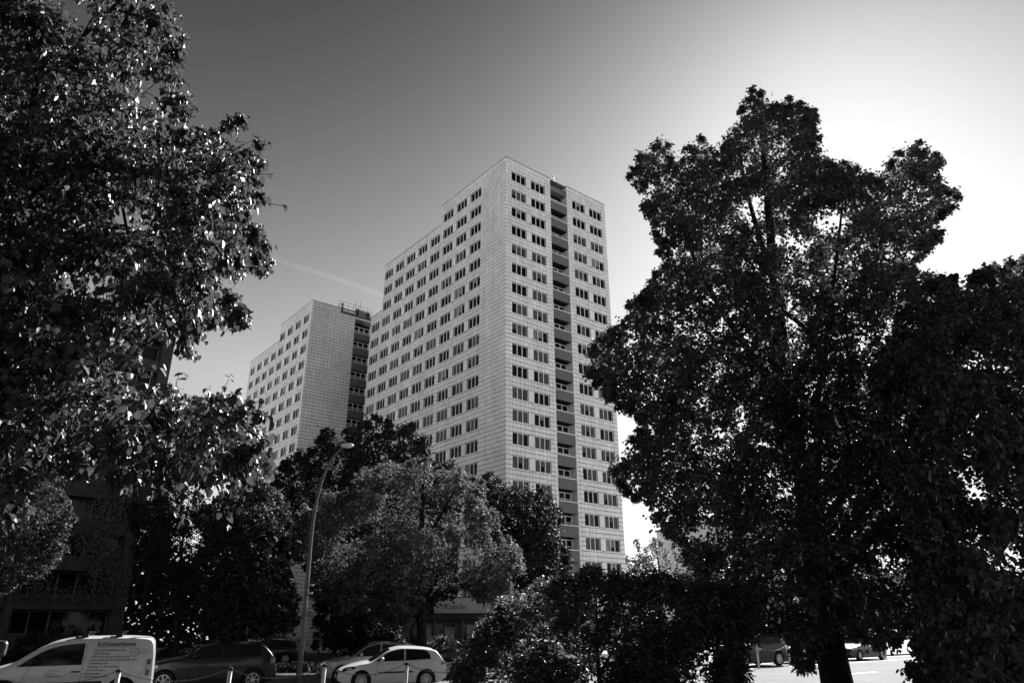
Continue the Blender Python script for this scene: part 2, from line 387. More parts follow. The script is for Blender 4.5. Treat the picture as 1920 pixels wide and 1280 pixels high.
def tower_main():
    t = thing('apartment_tower', 'tallest white tiled apartment tower with a dark balcony strip on its narrow front', 'tower block', (OX, OY, 0), PH)
    wall, tiles, rooms = MB(), MB(), MB()
    zt = 59.6 + CAMH; W = 19.1; Z0 = 1.2
    facade(wall, tiles, rooms, (0, 0, 0), (1, 0, 0), (0, -1, 0), bays(0, 8.03, C_R[:2], WW), Z0, zt, T0, 21)
    facade(wall, tiles, rooms, (0, 0, 0), (1, 0, 0), (0, -1, 0), bays(11.21, W, C_R[2:], WW), Z0, zt, T0, 21)
    S_ = [(0, 15.85, 0, zt), (15.85, 32.6, 1, zt - 3.25), (32.6, 36.25, 4, zt - 11.4)]
    for y0, y1, r0, z1 in S_:
        cs = [c for c in C_L if y0 < c < y1]
        facade(wall, tiles, rooms, (0, 0, 0), (0, 1, 0), (-1, 0, 0), bays(y0, y1, cs, WW), Z0, z1, T0 - FH * r0, 21 - r0)
        shell(wall, 0, W, y0, y1, z1)
        cope(t, -.03, .3, y0, y1, z1)
        for c in cs:
            for r in range(r0, 20): window(t, (0, c, T0 - FH * r - .75), -PI / 2, .25 + .035 * r)
    for z1, y in ((zt, 15.85), (zt - 3.25, 32.6)): wall.quad((0.01, y, z1 - 9), (W, y, z1 - 9), (W, y, z1), (.01, y, z1))
    for c in C_R:
        for r in range(20): window(t, (c, 0, T0 - FH * r - .75), 0, .2 + .05 * r)
    loggia(t, wall, rooms, 8.03, 11.21, T0, 21, Z0, zt, 1.25)
    cope(t, -.03, 8.03, -.03, .27, zt + .001); cope(t, 11.21, W + .03, -.03, .3, zt)
    shell(wall, 3.95, W, 36.3, 43.4, zt - 12); wall.quad((3.95, 36.3, 0), (3.95, 43.4, 0), (3.95, 43.4, zt - 12), (3.95, 36.3, zt - 12))
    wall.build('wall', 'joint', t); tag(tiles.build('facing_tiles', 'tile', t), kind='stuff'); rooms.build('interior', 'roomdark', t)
    a = MB(); a.tube([(9.6, .9, zt - 1.3), (9.6, .9, zt + 1.2)], .035, 6); a.tube([(9.6, .9, zt + .2), (9.6, .9, zt + 1.6)], .07, 6)
    a.box(9.3, 9.34, .6, 1.2, zt - 1.1, zt - .5); a.tube([(10.4, .7, zt - 1.2), (10.4, .7, zt - .4)], .03, 5)
    for i in range(6): a.tube([(8.4 + i * .45, 1.1, zt - 1.1), (8.4 + i * .45, 1.1, zt + .25)], .022, 4)
    for z in (-.2, .25): a.tube([(8.4, 1.1, zt + z), (10.65, 1.1, zt + z)], .022, 4)
    for i in range(4): a.tube([(5.6 + i * .5, 1.6, zt), (5.6 + i * .5, 1.6, zt + 1.5)], .022, 4)
    a.tube([(5.6, 1.6, zt + 1.5), (7.1, 1.6, zt + 1.5)], .022, 4); a.box(6.4, 7.0, 1.5, 1.58, zt + .4, zt + 1.3)
    a.build('antenna', 'steel', t)
    return t
tower_main()
def tower_second():
    ox, oy = OX + DX * -7.45 - DY * 43.56, OY + DY * -7.45 + DX * 43.56
    t = thing('apartment_tower', 'lower white tiled apartment tower with a blind side wall, left of the tallest one', 'tower block', (ox, oy, 0), PH)
    wall, tiles, rooms = MB(), MB(), MB()
    T2 = 49.088 + CAMH + .75; zt = 51.9 + CAMH; Z0 = .6
    facade(wall, tiles, rooms, (0, 0, 0), (1, 0, 0), (0, -1, 0), [('s', 0, 8.06)], Z0, zt, T2, 19)
    cs = [1.94 + 3.455 * i for i in range(8)]
    for y0, y1, r0, z1 in ((0, 13.75, 0, zt), (13.75, 28.3, 1, zt - 3.1)):
        cc = [c for c in cs if y0 < c < y1]
        facade(wall, tiles, rooms, (0, 0, 0), (0, 1, 0), (-1, 0, 0), bays(y0, y1, cc, 2.2), 14, z1, T2 - FH * r0, 14)
        wall.quad((-.01, y0, 0), (-.01, y1, 0), (-.01, y1, 14), (-.01, y0, 14))
        shell(wall, 0, 19, y0, y1, z1); cope(t, -.03, .3, y0, y1, z1)
        for c in cc:
            for r in range(r0, 13): window(t, (0, c, T2 - FH * r - .75), -PI / 2)
    wall.quad((.01, 13.75, zt - 9), (19, 13.75, zt - 9), (19, 13.75, zt), (.01, 13.75, zt))
    loggia(t, wall, rooms, 8.06, 11.22, T2, 19, Z0, zt - .9, .5)
    wall.box(8.07, 11.21, .26, 1.6, zt - 1.2, zt - .6)
    b = MB(); b.box(8.08, 11.2, .0, .24, T2 + .82, zt - .3); b.build('roof_fascia', 'plaster', t)
    cope(t, -.03, 8.06, -.03, .27, zt + .001)
    wall.box(11.23, 19, .02, .5, 0, zt)
    wall.build('wall', 'joint', t); tag(tiles.build('facing_tiles', 'tile', t), kind='stuff'); rooms.build('interior', 'roomdark', t)
    # dark cleaning-cradle rail and railings on the roof edge
    k = thing('roof_railing', 'thin steel railing with a dark beam on the roof edge of the lower tower', 'railing', (ox, oy, 0), PH)
    m = MB(); m.box(5.2, 11.6, -.35, -.15, zt + .05 - .9, zt + .25 - .9 + .0)
    m.box(5.2, 5.4, -.35, -.15, zt - .65, zt + .9); m.tube([(5.3, -.25, zt + .9), (5.3, 5, zt + .9)], .05, 5); m.box(8.2, 8.5, -.36, 1.2, zt - .64, zt + .6)
    m.box(10.3, 10.5, -.36, .6, zt - .64, zt + .4); m.box(5.41, 8.19, -.05, .0, zt + .1, zt + .13)
    m.build('beam', 'darksteel', k)
    m = MB()
    for z in (1.0, 1.6, 2.2): m.tube([(5.4, 1.5, zt + z - .1), (12.0, 1.5, zt + z - .1)], .03, 4)
    for i in range(8): m.tube([(5.4 + i * .94, 1.5, zt - .1), (5.4 + i * .94, 1.5, zt + 2.1)], .03, 4)
    m.tube([(8.6, 1.4, zt), (8.6, 1.4, zt + 2.9), (9.5, 1.4, zt + 2.9), (9.5, 1.4, zt)], .04, 4)
    m.box(8.5, 11.5, 1.2, 1.24, zt, zt + 1.2)
    m.build('rails', 'steel', k)
tower_second()
# ivy-grown block far left
def ivy_block():
    Y = 60; x1 = -30.6; x0 = -52.0
    t = thing('apartment_block', 'dark ivy-grown apartment block behind the trees above the white van', 'apartment block', (x1, Y, 0), PH)
    W = x0 - x1; b = MB(); rooms = MB()
    H = 26.6; nf = 9
    b.box(W, 0, 1.5, 13, 0, H); b.box(-.9, 0, 0, 1.49, 0, H); b.box(W, W + .9, 0, 1.49, 0, H); b.box(W + .91, -.91, 0, 1.49, H - .5, H)
    for i in range(1, 3): x = -.9 + i * (W + .9) / 3; b.box(x - .25, x + .25, 0, 1.49, 0, H - .51)
    b.build('wall', 'concrete', t)
    for f in range(nf):
        z = 1.0 + f * 2.8
        for i in range(3):
            xb = -.95 + i * (W + .9) / 3 - (.26 if i else 0); xa = -.95 + (i + 1) * (W + .9) / 3 + .26 + (0 if i < 2 else .9)
            p = MB(); p.box(xa, xb, .06, .2, z - .35, z + .75); p.build('balcony_panel', 'concrete', t)
            wf = MB(); n = 5; zz0, zz1 = z + .80, z + 2.3
            for k in range(n + 1): xx = xa + (xb - xa) * k / n; wf.box(xx - .06, xx + .06, 1.38, 1.47, zz0, zz1)
            wf.box(xa, xb, 1.39, 1.46, zz0 - .08, zz0); wf.box(xa, xb, 1.39, 1.46, zz1, zz1 + .08)
            wo_ = wf.build('window', 'panel', t)
            g = MB(); g.quad((xa, 1.44, zz0), (xb, 1.44, zz0), (xb, 1.44, zz1), (xa, 1.44, zz1)); g.build('pane', 'carglass', wo_)
            s = MB(); s.box(xa, xb, .21, 1.48, z - .3, z - .12); s.build('balcony_slab', 'concrete', t)
    return t
ivy_block()
def shop():
    Y = 64; x = -11.6
    t = thing('shop_pavilion', 'low dark shop front with a white signboard under the trees', 'shop', (x, Y, 0), math.radians(12))
    b = MB(); L = 20
    b.box(0, L, 1.2, 10, 0, 4.6); b.build('wall', 'shopdark', t)
    b = MB(); b.box(-.5, L, -.4, 1.19, 2.75, 3.15); b.build('canopy', 'concrete', t)
    b = MB(); b.box(5.0, 12.5, .6, .9, 3.25, 4.5); sg = b.build('signboard', 'signwhite', t)
    tx = text_mesh([('Kunde', 5.9, 3.55, .72)], 'ink'); put('lettering', tx.mesh('lettering', 'ink'), sg, (0, .59, 0))
    b = MB(); b.box(0, 4.6, .7, .9, 3.25, 4.3); b.build('fascia_panel', 'panel', t)
    for k in range(6): b = MB(); b.box(5 + k * 2.4, 5.16 + k * 2.4, -.2, -.04, 0, 2.74); b.build('post', 'panel', t)
    for k in range(7):
        x0 = 3 + k * 2.2; b = MB()
        b.box(x0, x0 + 2.0, 1.1, 1.19, 2.35, 2.45); b.box(x0, x0 + .08, 1.1, 1.19, .3, 2.35); b.box(x0 + 1.92, x0 + 2, 1.1, 1.19, .3, 2.35)
        f = b.build('window', 'panel', t); g = MB(); g.quad((x0 + .08, 1.15, .3), (x0 + 1.92, 1.15, .3), (x0 + 1.92, 1.15, 2.35), (x0 + .08, 1.15, 2.35)); g.build('pane', 'carglass', f)
    for xx, w_, z0, h_ in ((4.2, .7, .8, 1.2), (6.1, .8, 1.0, 1.1), (8.0, .6, .9, 1.4), (10.6, .45, .2, 2.0), (11.3, .8, .6, .9), (13.0, .7, .7, .8), (0.6, 1.4, .9, .9)):
        b = MB(); b.box(xx, xx + w_, 1.06, 1.085, z0, z0 + h_); b.build('poster', 'poster', t)
    b = MB(); b.box(0, 3, .95, 1.1, 1.2, 2.2); b.build('notice_panel', 'panel', t)
shop()
def far_house(label, x, Y, w, h, rows, cols, rz=0, m='paleconc'):
    t = thing('apartment_house', label, 'apartment house', (x, Y, 0), rz)
    b = MB(); b.box(0, w, 0, 12, 0, h); b.build('wall', m, t)
    b = MB(); b.box(-.2, w + .2, -.2, 12.2, h, h + .3); b.build('roof', 'concrete', t)
    fb = MB(); ww, wh = min(1.7, w / cols * .5), 1.4; fb.box(-ww / 2 - .08, ww / 2 + .08, -.04, .0, -wh / 2 - .08, wh / 2 + .08); fm = fb.mesh('window', 'white')
    pb = MB(); 
    for s in (-1, 1): pb.box(min(s * .04, s * ww / 2), max(s * .04, s * ww / 2), -.05, -.03, -wh / 2, wh / 2)
    pm = pb.mesh('pane', 'carglass')
    for r in range(rows):
        for c in range(cols):
            f = put('window', fm, t, (w * (c + .5) / cols, -.002, 2 + r * 2.9)); put('pane', pm, f)
far_house('pale house showing in the gap beside the big linden', 31, 118, 26, 17.5, 5, 7, .5)
far_house('far low house across the sunny street behind the parked cars', 66, 140, 40, 12, 4, 10, .5)
# ================================================================== VEHICLES
def interp(pts, x):
    xs = [p[0] for p in pts]; ys = [p[1] for p in pts]
    if x <= xs[0]: return ys[0]
    if x >= xs[-1]: return ys[-1]
    i = max(k for k in range(len(xs)) if xs[k] <= x); i = min(i, len(xs) - 2)
    def sl(k):
        if k == 0 or k == len(xs) - 1: j = 0 if k == 0 else len(xs) - 2; return (ys[j + 1] - ys[j]) / (xs[j + 1] - xs[j])
        a = (ys[k] - ys[k - 1]) / (xs[k] - xs[k - 1]); b = (ys[k + 1] - ys[k]) / (xs[k + 1] - xs[k])
        return 0 if a * b <= 0 else 2 * a * b / (a + b)
    h = xs[i + 1] - xs[i]; t = (x - xs[i]) / h; m0, m1 = sl(i) * h, sl(i + 1) * h
    return ys[i] * (2 * t ** 3 - 3 * t * t + 1) + m0 * (t ** 3 - 2 * t * t + t) + ys[i + 1] * (-2 * t ** 3 + 3 * t * t) + m1 * (t ** 3 - t * t)
class Car:
    """front at x = 0, rear at x = L, ground z = 0; the side towards -y faces the camera"""
    def __init__(s, name, label, cat, loc, rz, T, B, L, W, xf, xr, paint, hub=.32, tum=.22, sill=.26, ra=None, group=None, sc=1.0, rr=.13):
        s.rr = rr; s.T, s.B, s.L, s.W, s.tum, s.sill, s.hub = T, B, L, W, tum, sill, hub; s.wx = (xf, xr); s.ra = ra or hub + .05
        s.t = thing(name, label, cat, loc, rz, group); s.t.scale = (sc,) * 3; s.paint = paint
        s.body()
    def Wp(s, x):
        f = max(0, (.95 - x) / .95); r = max(0, (x - s.L + .7) / .7)
        return s.W * (1 - .26 * f ** 2.6 - .10 * r ** 3)
    def ys(s, x, z):
        b = interp(s.B, x); w_ = s.Wp(x)
        if z <= b: u = (b - z) / b; return w_ * (1 - .015 * (1 - min(1, u / .25)) - .075 * u ** 3)
        return w_ * .985 - s.tum * (z - b) - .25 * s.tum * (z - b) ** 2
    def zb(s, x):
        z = s.sill + .12 * max(0, (.35 - x) / .35) ** 2 + .16 * max(0, (x - s.L + .4) / .4) ** 2
        for c in s.wx:
            if abs(x - c) < s.ra: z = max(z, s.hub + math.sqrt(s.ra ** 2 - (x - c) ** 2))
        return z
    def section(s, x):
        T = interp(s.T, x); zb = s.zb(x); T = max(T, zb + .03)
        rr = min(s.rr, (T - zb) * .45); zr = T - rr; out = []
        for j in range(9): z = zb + (zr - zb) * j / 8; out.append((s.ys(x, z), z))
        yr = s.ys(x, zr); cr = min(.24, yr * .4); crown = min(.045, rr * .4)
        for j in range(1, 5): a = PI / 2 * j / 4; out.append((yr - cr * (1 - math.cos(a)), zr + (rr - crown) * math.sin(a)))
        yt = yr - cr
        for j in range(1, 5): y = yt * (1 - j / 4); out.append((y, T - crown * (y / yt) ** 2))
        return out
    def ztop(s, x, y):
        sec = s.section(x); y = abs(y)
        for (ya, za), (yb, zb_) in zip(sec[8:], sec[9:]):
            if yb <= y <= ya: return za + (zb_ - za) * ((ya - y) / max(1e-6, ya - yb))
        return sec[-1][1]
    def body(s):
        xs = set([0, .02, .05, .09, .14, .2, s.L, s.L - .02, s.L - .05, s.L - .1, s.L - .16])
        xs |= set(np.linspace(.2, s.L - .16, 60).round(4))
        for c in s.wx:
            for a in np.linspace(-1, 1, 17): xs.add(round(c + s.ra * math.sin(a * PI / 2), 4))
            xs |= {c - s.ra - .004, c + s.ra + .004}
        xs = sorted(x for x in xs if 0 <= x <= s.L)
        b = MB(); secs = []
        for x in xs: q = s.section(x); secs.append([(x, -y, z) for y, z in q] + [(x, y, z) for y, z in q[-2::-1]])
        n = len(secs[0]); vs = [p for q in secs for p in q]
        fs = [(i * n + j, (i + 1) * n + j, (i + 1) * n + j + 1, i * n + j + 1) for i in range(len(xs) - 1) for j in range(n - 1)]
        fs += [tuple(range(n)), tuple((len(xs) - 1) * n + j for j in range(n - 1, -1, -1))]
        b.add(vs, fs); s.ob = b.build('body', s.paint, s.t, smooth=True)
        mod = s.ob.modifiers.new('edge', 'EDGE_SPLIT'); mod.split_angle = math.radians(38)
        u = MB(); m = min(interp(s.B, s.wx[0]), interp(s.B, s.wx[1])) - .1
        u.box(.3, s.L - .3, -s.W * .72, s.W * .72, s.sill - .04, m); u.build('underbody', 'blacktrim', s.t)
    def patch(s, name, zl, zh, x0, x1, m, off=.004, sides=(-1, 1), n=26, rows=5, parent=None):
        for sd in sides:
            b = MB(); vs = []
            for i in range(n + 1):
                x = x0 + (x1 - x0) * i / n; a = zl(x) if callable(zl) else interp(zl, x); c = zh(x) if callable(zh) else interp(zh, x); c = max(c, a + .001)
                for j in range(rows + 1): z = a + (c - a) * j / rows; vs.append((x, sd * (s.ys(x, z) + off), z))
            r = rows + 1; fs = [(i * r + j, (i + 1) * r + j, (i + 1) * r + j + 1, i * r + j + 1) for i in range(n) for j in range(rows)]
            b.add(vs, fs if sd < 0 else [f[::-1] for f in fs]); b.build(name, m, parent or s.t, smooth=True)
    def screen(s, name, x0, x1, wy, m='carglass', off=.006, n=12):
        b = MB(); vs = []; k = 12
        for i in range(n + 1):
            x = x0 + (x1 - x0) * i / n; w_ = wy(i / n) if callable(wy) else wy
            for j in range(k + 1):
                y = -w_ + 2 * w_ * j / k
                sl_ = (s.ztop(x + .02, y) - s.ztop(x - .02, y)) / .04; q = math.hypot(1, sl_)
                vs.append((x - sl_ / q * off, y, s.ztop(x, y) + off / q))
        b.add(vs, [(i * (k + 1) + j, (i + 1) * (k + 1) + j, (i + 1) * (k + 1) + j + 1, i * (k + 1) + j + 1) for i in range(n) for j in range(k)])
        return b.build(name, m, s.t, smooth=True)
    def strip(s, name, pts, wd, m, off=.003, sides=(-1, 1), thick=.0):
        for sd in sides:
            b = MB()
            for (xa, za), (xb, zb_) in zip(pts, pts[1:]):
                L = math.hypot(xb - xa, zb_ - za); px_, pz_ = -(zb_ - za) / L * wd / 2, (xb - xa) / L * wd / 2
                k = max(1, int(L / .15))
                for i in range(k):
                    c = []
                    for t_, e in ((i / k, -1), ((i + 1) / k, -1), ((i + 1) / k, 1), (i / k, 1)):
                        x, z = xa + (xb - xa) * t_ + px_ * e, za + (zb_ - za) * t_ + pz_ * e; c.append((x, sd * (s.ys(x, z) + off), z))
                    if thick:
                        d = [(x, y - sd * thick, z) for x, y, z in c]; b.add(c + d, ((0, 1, 2, 3), (0, 4, 5, 1), (2, 6, 7, 3), (1, 5, 6, 2), (3, 7, 4, 0)))
                    else: b.quad(*c)
            b.build(name, m, s.t)
    def wheels(s, r, spokes=9, width=.2):
        ty, ri = MB(), MB(); rr = r * .66
        ty.lathe([(rr, -.02), (rr + .02, -.0), (r - .03, 0), (r - .008, .02), (r, .05), (r, width - .05), (r - .03, width), (rr, width)], 32)
        ri.lathe([(rr, 0), (rr, -.012), (rr - .025, -.012), (rr - .03, .04)], 32); ri.lathe([(0.001, -.006), (.05, -.006), (.06, .03)], 16)
        for k in range(spokes):
            m = Matrix.Rotation(2 * PI * k / spokes, 4, 'Z'); ri.box(.04, rr - .02, -.016, .016, 0, .03, m)
        bk = MB(); bk.lathe([(0.001, .06), (rr, .06), (rr, .08)], 24)
        tm, rm, bm = ty.mesh('wheel', 'rubber', True), ri.mesh('rim', 'rim'), bk.mesh('brake_disc', 'blacktrim')
        for c in s.wx:
            for sd in (-1, 1):
                o = put('wheel', tm, s.t, (c, sd * (s.Wp(c) - .015), r)); o.rotation_euler = (sd * PI / 2, 0, 0) if sd > 0 else (-PI / 2, 0, 0)
                o.rotation_euler.y = 0
                put('rim', rm, o); put('brake_disc', bm, o)
    def mirror(s, x, z, m):
        for sd in (-1, 1):
            b = MB(); y = sd * (s.ys(x, z) + .09); b.ball((x, y, z), (.07, .12, .085), 12, 8); b.box(x - .02, x + .03, min(y, y - sd * .14), max(y, y - sd * .14), z - .08, z - .05)
            b.build('mirror', m, s.t, smooth=True)
    def handle(s, x, z, m='blacktrim'):
        for sd in (-1, 1):
            y = s.ys(x, z); b = MB(); b.box(x - .11, x + .11, min(sd * y, sd * (y + .035)), max(sd * y, sd * (y + .035)), z - .018, z + .018); b.build('handle', m, s.t)
    def plate(s, x, z, wd=.52):
        b = MB(); b.box(x - .012, x, -wd / 2, wd / 2, z - .055, z + .055); b.build('number_plate', 'signwhite', s.t)
def place(px, py, Y): p = at(px, py, Y); return float(p[0]), float(p[1])
def stand(px_f, px_r, wb, xr, W, rz):                     # where a parked car stands, from the two near wheels
    c, s_ = math.cos(rz), math.sin(rz); lo, hi = 8.0, 80.0
    for _ in range(50):
        Y = (lo + hi) / 2; r = at(px_r, 1278, Y); f = np.array((r[0] - wb * c, r[1] - wb * s_, .33))
        px = 960 + FPX * f[0] / (f[1] * math.cos(TH) + (f[2] - CAMH) * math.sin(TH))
        if px < px_f: lo = Y
        else: hi = Y
    print('stand', px_f, px_r, 'Y', round(Y, 2)); return float(r[0] - xr * c - W * s_), float(r[1] - xr * s_ + W * c)
# --- white locksmith's van
def van():
    x, y = stand(-4, 222, 2.96, 4.02, .89, math.radians(23))
    T = [(0, .55), (.06, .78), (.3, .93), (.9, 1.12), (1.10, 1.18), (1.85, 1.66), (2.25, 1.80), (2.8, 1.87), (3.9, 1.88), (4.5, 1.85), (4.66, 1.80), (4.72, 1.68), (4.76, 1.3), (4.80, .7)]
    B = [(0, .62), (.4, .85), (1.2, 1.06), (2.4, 1.13), (4.8, 1.16)]
    c = Car('delivery_van', "white locksmith's van with lettering on its side", 'van', (x + .0, y, 0), math.radians(23), T, B, 4.8, .89, 1.06, 4.02, 'whitecar', hub=.34, tum=.10, ra=.42, sill=.30, rr=.10)
    c.wheels(.34, 5); c.mirror(1.60, 1.18, 'blacktrim')
    c.patch('side_window', [(1.30, 1.075), (2.95, 1.10)], [(1.30, 1.08), (1.45, 1.18), (1.92, 1.49), (2.35, 1.62), (2.8, 1.67), (3.0, 1.675)], 1.30, 2.90, 'carglass')
    c.screen('windscreen', 1.13, 1.93, lambda t: .68 - .06 * t)
    c.patch('tail_lamp', [(4.56, .78), (4.70, .78)], [(4.56, 1.22), (4.70, 1.22)], 4.60, 4.71, 'lampred', .006, n=4)
    c.patch('reversing_lamp', [(4.56, .93), (4.70, .93)], [(4.56, 1.08), (4.70, 1.08)], 4.61, 4.715, 'lampclear', .010, n=4)
    c.patch('headlight', [(.12, .66), (.75, .80)], [(.12, .80), (.75, .95)], .14, .72, 'lampclear', .006)
    c.strip('side_moulding', [(1.55, .60), (3.5, .62)], .09, 'blacktrim', .012, thick=.012)
    for pts in ([(1.62, 1.07), (1.5, .75), (1.52, .4)], [(2.96, 1.67), (2.94, 1.1), (2.90, .4)]): c.strip('door_seam', pts, .012, 'inksoft')
    c.handle(2.78, .92); c.plate(0, .5)
    b = MB(); b.box(4.12, 4.26, -c.ys(4.2, .98) - .003, -c.ys(4.2, .98), .90, 1.02); b.build('fuel_flap', 'whitecar', c.t)
    for xx in (2.75, 3.65):
        for sd in (-1, 1):
            b = MB(); z = c.ztop(xx, .66); b.box(xx - .16, xx + .02, sd * .66 - .05, sd * .66 + .05, z - .02, z + .03); b.box(xx - .02, xx + .16, sd * .62 - .06, sd * .62 + .06, z - .03, z + .13); b.box(xx - .14, xx + .2, sd * .62 - .07, sd * .62 + .07, z + .131, z + .17)
            b.build('roof_mount', 'blacktrim', c.t)
    ts = .105
    def letters(lines, m, xx, zz, bold=0):
        tm = text_mesh(lines, m, bold); yv = lambda X, Z: -c.ys(X, Z) - .004
        tm.v = [(X, yv(X, Z), Z) for X, _, Z in tm.v]
        tm.build('lettering', m, c.t)
    letters([('Schlüsseldienst', 3.20, 1.59, .17)], 'ink', 0, 0, .004)
    rows = ['Not-Schlüsseldienst.de', 'Notöffnung', 'Einbruchschutz & Reparatur', 'Autoschlüssel & Schlüssel aller Art', 'Schließzylinder', 'Montage & Demontage', 'Schließanlagen', 'Kartenlager', 'Schlüsselnotdienst']
    letters([(s_, 3.17 - .022 * i, 1.455 - .088 * i, .088) for i, s_ in enumerate(rows)], 'inksoft', 0, 0, .001)
    letters([(s_, 2.07 - .025 * i, .94 - .075 * i, .075) for i, s_ in enumerate(['Am Park 5', 'Berlin', 'Schlüsseldienst'])], 'inksoft', 0, 0, .0)
    c.strip('lettering_rule', [(3.2, 1.555), (4.12, 1.56)], .008, 'inksoft', .004, sides=(-1,))
    # key emblem: ring bow and a toothed blade
    k = MB(); cx, cz = 4.22, 1.42; n = 24
    def kp(X, Z): return (X, -c.ys(X, Z) - .004, Z)
    for i in range(n):
        a, b_ = 2 * PI * i / n, 2 * PI * (i + 1) / n
        for r0, r1 in ((.105, .122), (.028, .040)):
            k.quad(kp(cx + r0 * math.cos(a), cz + r0 * math.sin(a)), kp(cx + r1 * math.cos(a), cz + r1 * math.sin(a)), kp(cx + r1 * math.cos(b_), cz + r1 * math.sin(b_)), kp(cx + r0 * math.cos(b_), cz + r0 * math.sin(b_)))
    pr = [(4.30, 1.34), (4.33, 1.375), (4.37, 1.365), (4.40, 1.395), (4.45, 1.385), (4.48, 1.405), (4.52, 1.395), (4.56, 1.415), (4.60, 1.43)]
    for (xa, za), (xb, zb_) in zip(pr, pr[1:]): k.quad(kp(xa, za), kp(xb, zb_), kp(xb, zb_ + .014), kp(xa, za + .014))
    k.quad(kp(4.34, 1.475), kp(4.58, 1.48), kp(4.58, 1.49), kp(4.34, 1.485))
    k.build('key_emblem', 'inksoft', c.t)
van()
def hatch(name, label, cat, loc, rz, paint, L=3.95, W=.85, H=1.44, trim=True, doors=3, group=None, spokes=13, sc=1.0, estate=False, blade=None):
    k = H / 1.44
    if estate:
        T = [(0, .5), (.05, .72 * k), (.35, .84 * k), (1.1, .98 * k), (1.35, 1.02 * k), (2.1, 1.37 * k), (2.6, 1.44 * k), (3.4, 1.43 * k), (L - .55, 1.36 * k), (L - .30, 1.20 * k), (L - .10, .98 * k), (L - .03, .75 * k), (L, .55)]
    else:
        T = [(0, .5), (.05, .66 * k), (.3, .78 * k), (.9, .93 * k), (1.1, .96 * k), (1.85, 1.36 * k), (2.3, 1.44 * k), (2.9, 1.42 * k), (L - .45, 1.34 * k), (L - .22, 1.12 * k), (L - .06, .88 * k), (L - .02, .7 * k), (L, .5)]
    B = [(0, .58 * k), (.5, .74 * k), (1.2, .90 * k), (2.4, .93 * k), (L, .99 * k)]
    xr = L - .78; xf = .82
    c = Car(name, label, cat, loc, rz, T, B, L, W, xf, xr, paint, hub=.305 * k, tum=.26, ra=.36 * k, sill=.22 * k, group=group, sc=sc)
    c.wheels(.305 * k, spokes); 
    sh = (L - 3.95)
    a0 = 1.32 if not estate else 1.55; a1 = L - .62 if not estate else L - .55
    top = lambda x: min(interp(c.T, x) - .10 * k, 1.345 * k)
    wl = [(a0, .93 * k), (2.2, .945 * k), (a1 + .1, 1.0 * k)]
    mid = a0 + (a1 - a0) * (.52 if doors == 3 else .45)
    def wh(x):
        e = min(1, max(0, (a1 - x) / .28)); return interp(wl, x) + (top(x) - interp(wl, x)) * math.sqrt(max(0, 1 - (1 - e) ** 2))
    c.patch('side_window', wl, wh, a0, mid - .03, 'carglass'); c.patch('rear_side_window', wl, wh, mid + .03, a1, 'carglass')
    c.screen('windscreen', a0 - .2, a0 + .52 if not estate else a0 + .5, lambda t: .62 - .08 * t)
    c.screen('rear_window', L - .50, L - .2, lambda t: .55 + .03 * t)
    c.patch('headlight', [(.14, .60 * k), (.6, .70 * k)], [(.14, .69 * k), (.3, .76 * k), (.6, .79 * k)], .15, .58, 'lampclear' if not trim else 'carglass', .005)
    if trim: c.patch('headlight_lens', [(.2, .64 * k), (.5, .7 * k)], [(.2, .68 * k), (.5, .75 * k)], .28, .46, 'lampclear', .009, n=8)
    c.patch('tail_lamp', [(L - .3, .78 * k), (L - .05, .80 * k)], [(L - .3, .93 * k), (L - .05, .92 * k)], L - .24, L - .06, 'lampred', .006, n=8)
    c.mirror(a0 + .2, 1.0 * k, paint); c.handle(mid - .18, .86 * k, paint)
    c.strip('door_seam', [(mid, 1.3 * k), (mid + .02, .9 * k), (mid + .0, .34)], .010, 'blacktrim'); c.strip('wing_seam', [(a0 + .06, .9 * k), (a0 + .0, .4)], .010, 'blacktrim')
    if trim: c.strip('side_moulding', [(a0 + .1, .56 * k), (L - 1.28, .58 * k)], .055, 'blacktrim', .010, thick=.01)
    b = MB(); b.box(-.012, .03, -.34, .34, .50, .60); b.build('grille', 'blacktrim', c.t)
    b = MB(); b.box(-.015, .03, -.5, .5, .26, .38); b.build('air_intake', 'blacktrim', c.t)
    c.plate(-.013, .45); 
    return c
x, y = stand(675, 794, 2.35, 3.17, .85, math.radians(18)); whitehatch = hatch('hatchback', 'white three-door hatchback with a black side strip, facing left', 'car', (x, y, 0), math.radians(18), 'whitecar', sc=1.0)
x, y = place(592, 1265, 31.5); hatch('hatchback', 'silver car half hidden behind the white hatchback', 'car', (x, y, 0), math.radians(20), 'greycar', L=4.2, H=1.55, trim=False, doors=5)
x, y = stand(303, 468, 2.95, 3.77, .92, math.radians(20)); hatch('estate_car', 'black estate car parked right behind the white van', 'car', (x, y, 0), math.radians(20), 'blackcar', L=4.55, W=.92, H=1.64, trim=False, doors=5, estate=True, spokes=7)
x, y = place(795, 1245, 35.5); hatch('off_road_car', 'dark grey off-road car behind the white hatchback, partly covered by the shrub', 'car', (x, y, 0), math.radians(12), 'darkcar', L=4.6, W=.93, H=1.78, trim=False, doors=5, estate=True)
far = [(1352, 43.0, 30, 'blackcar', 1.75, 'dark car parked left of the big linden trunk at the sunny street', True), (1462, 47.0, 36, 'darkcar', 1.5, 'grey car just left of the big linden trunk at the sunny street', False),
       (1575, 50.5, 36, 'darkcar', 1.5, 'dark car seen right of the big linden trunk at the sunny street', False),
       (1490, 60.0, 38, 'whitecar', 1.9, 'white vehicle glaring in the sun beyond the street', True),
       (345, 46.0, 10, 'darkcar', 1.5, 'dark car in shade above the black estate car', False), (420, 48.0, 10, 'blackcar', 1.5, 'black car in shade left of the lamp post', False), (905, 42, 12, 'greycar', 1.5, 'grey car glimpsed through the dark shrub', False)]
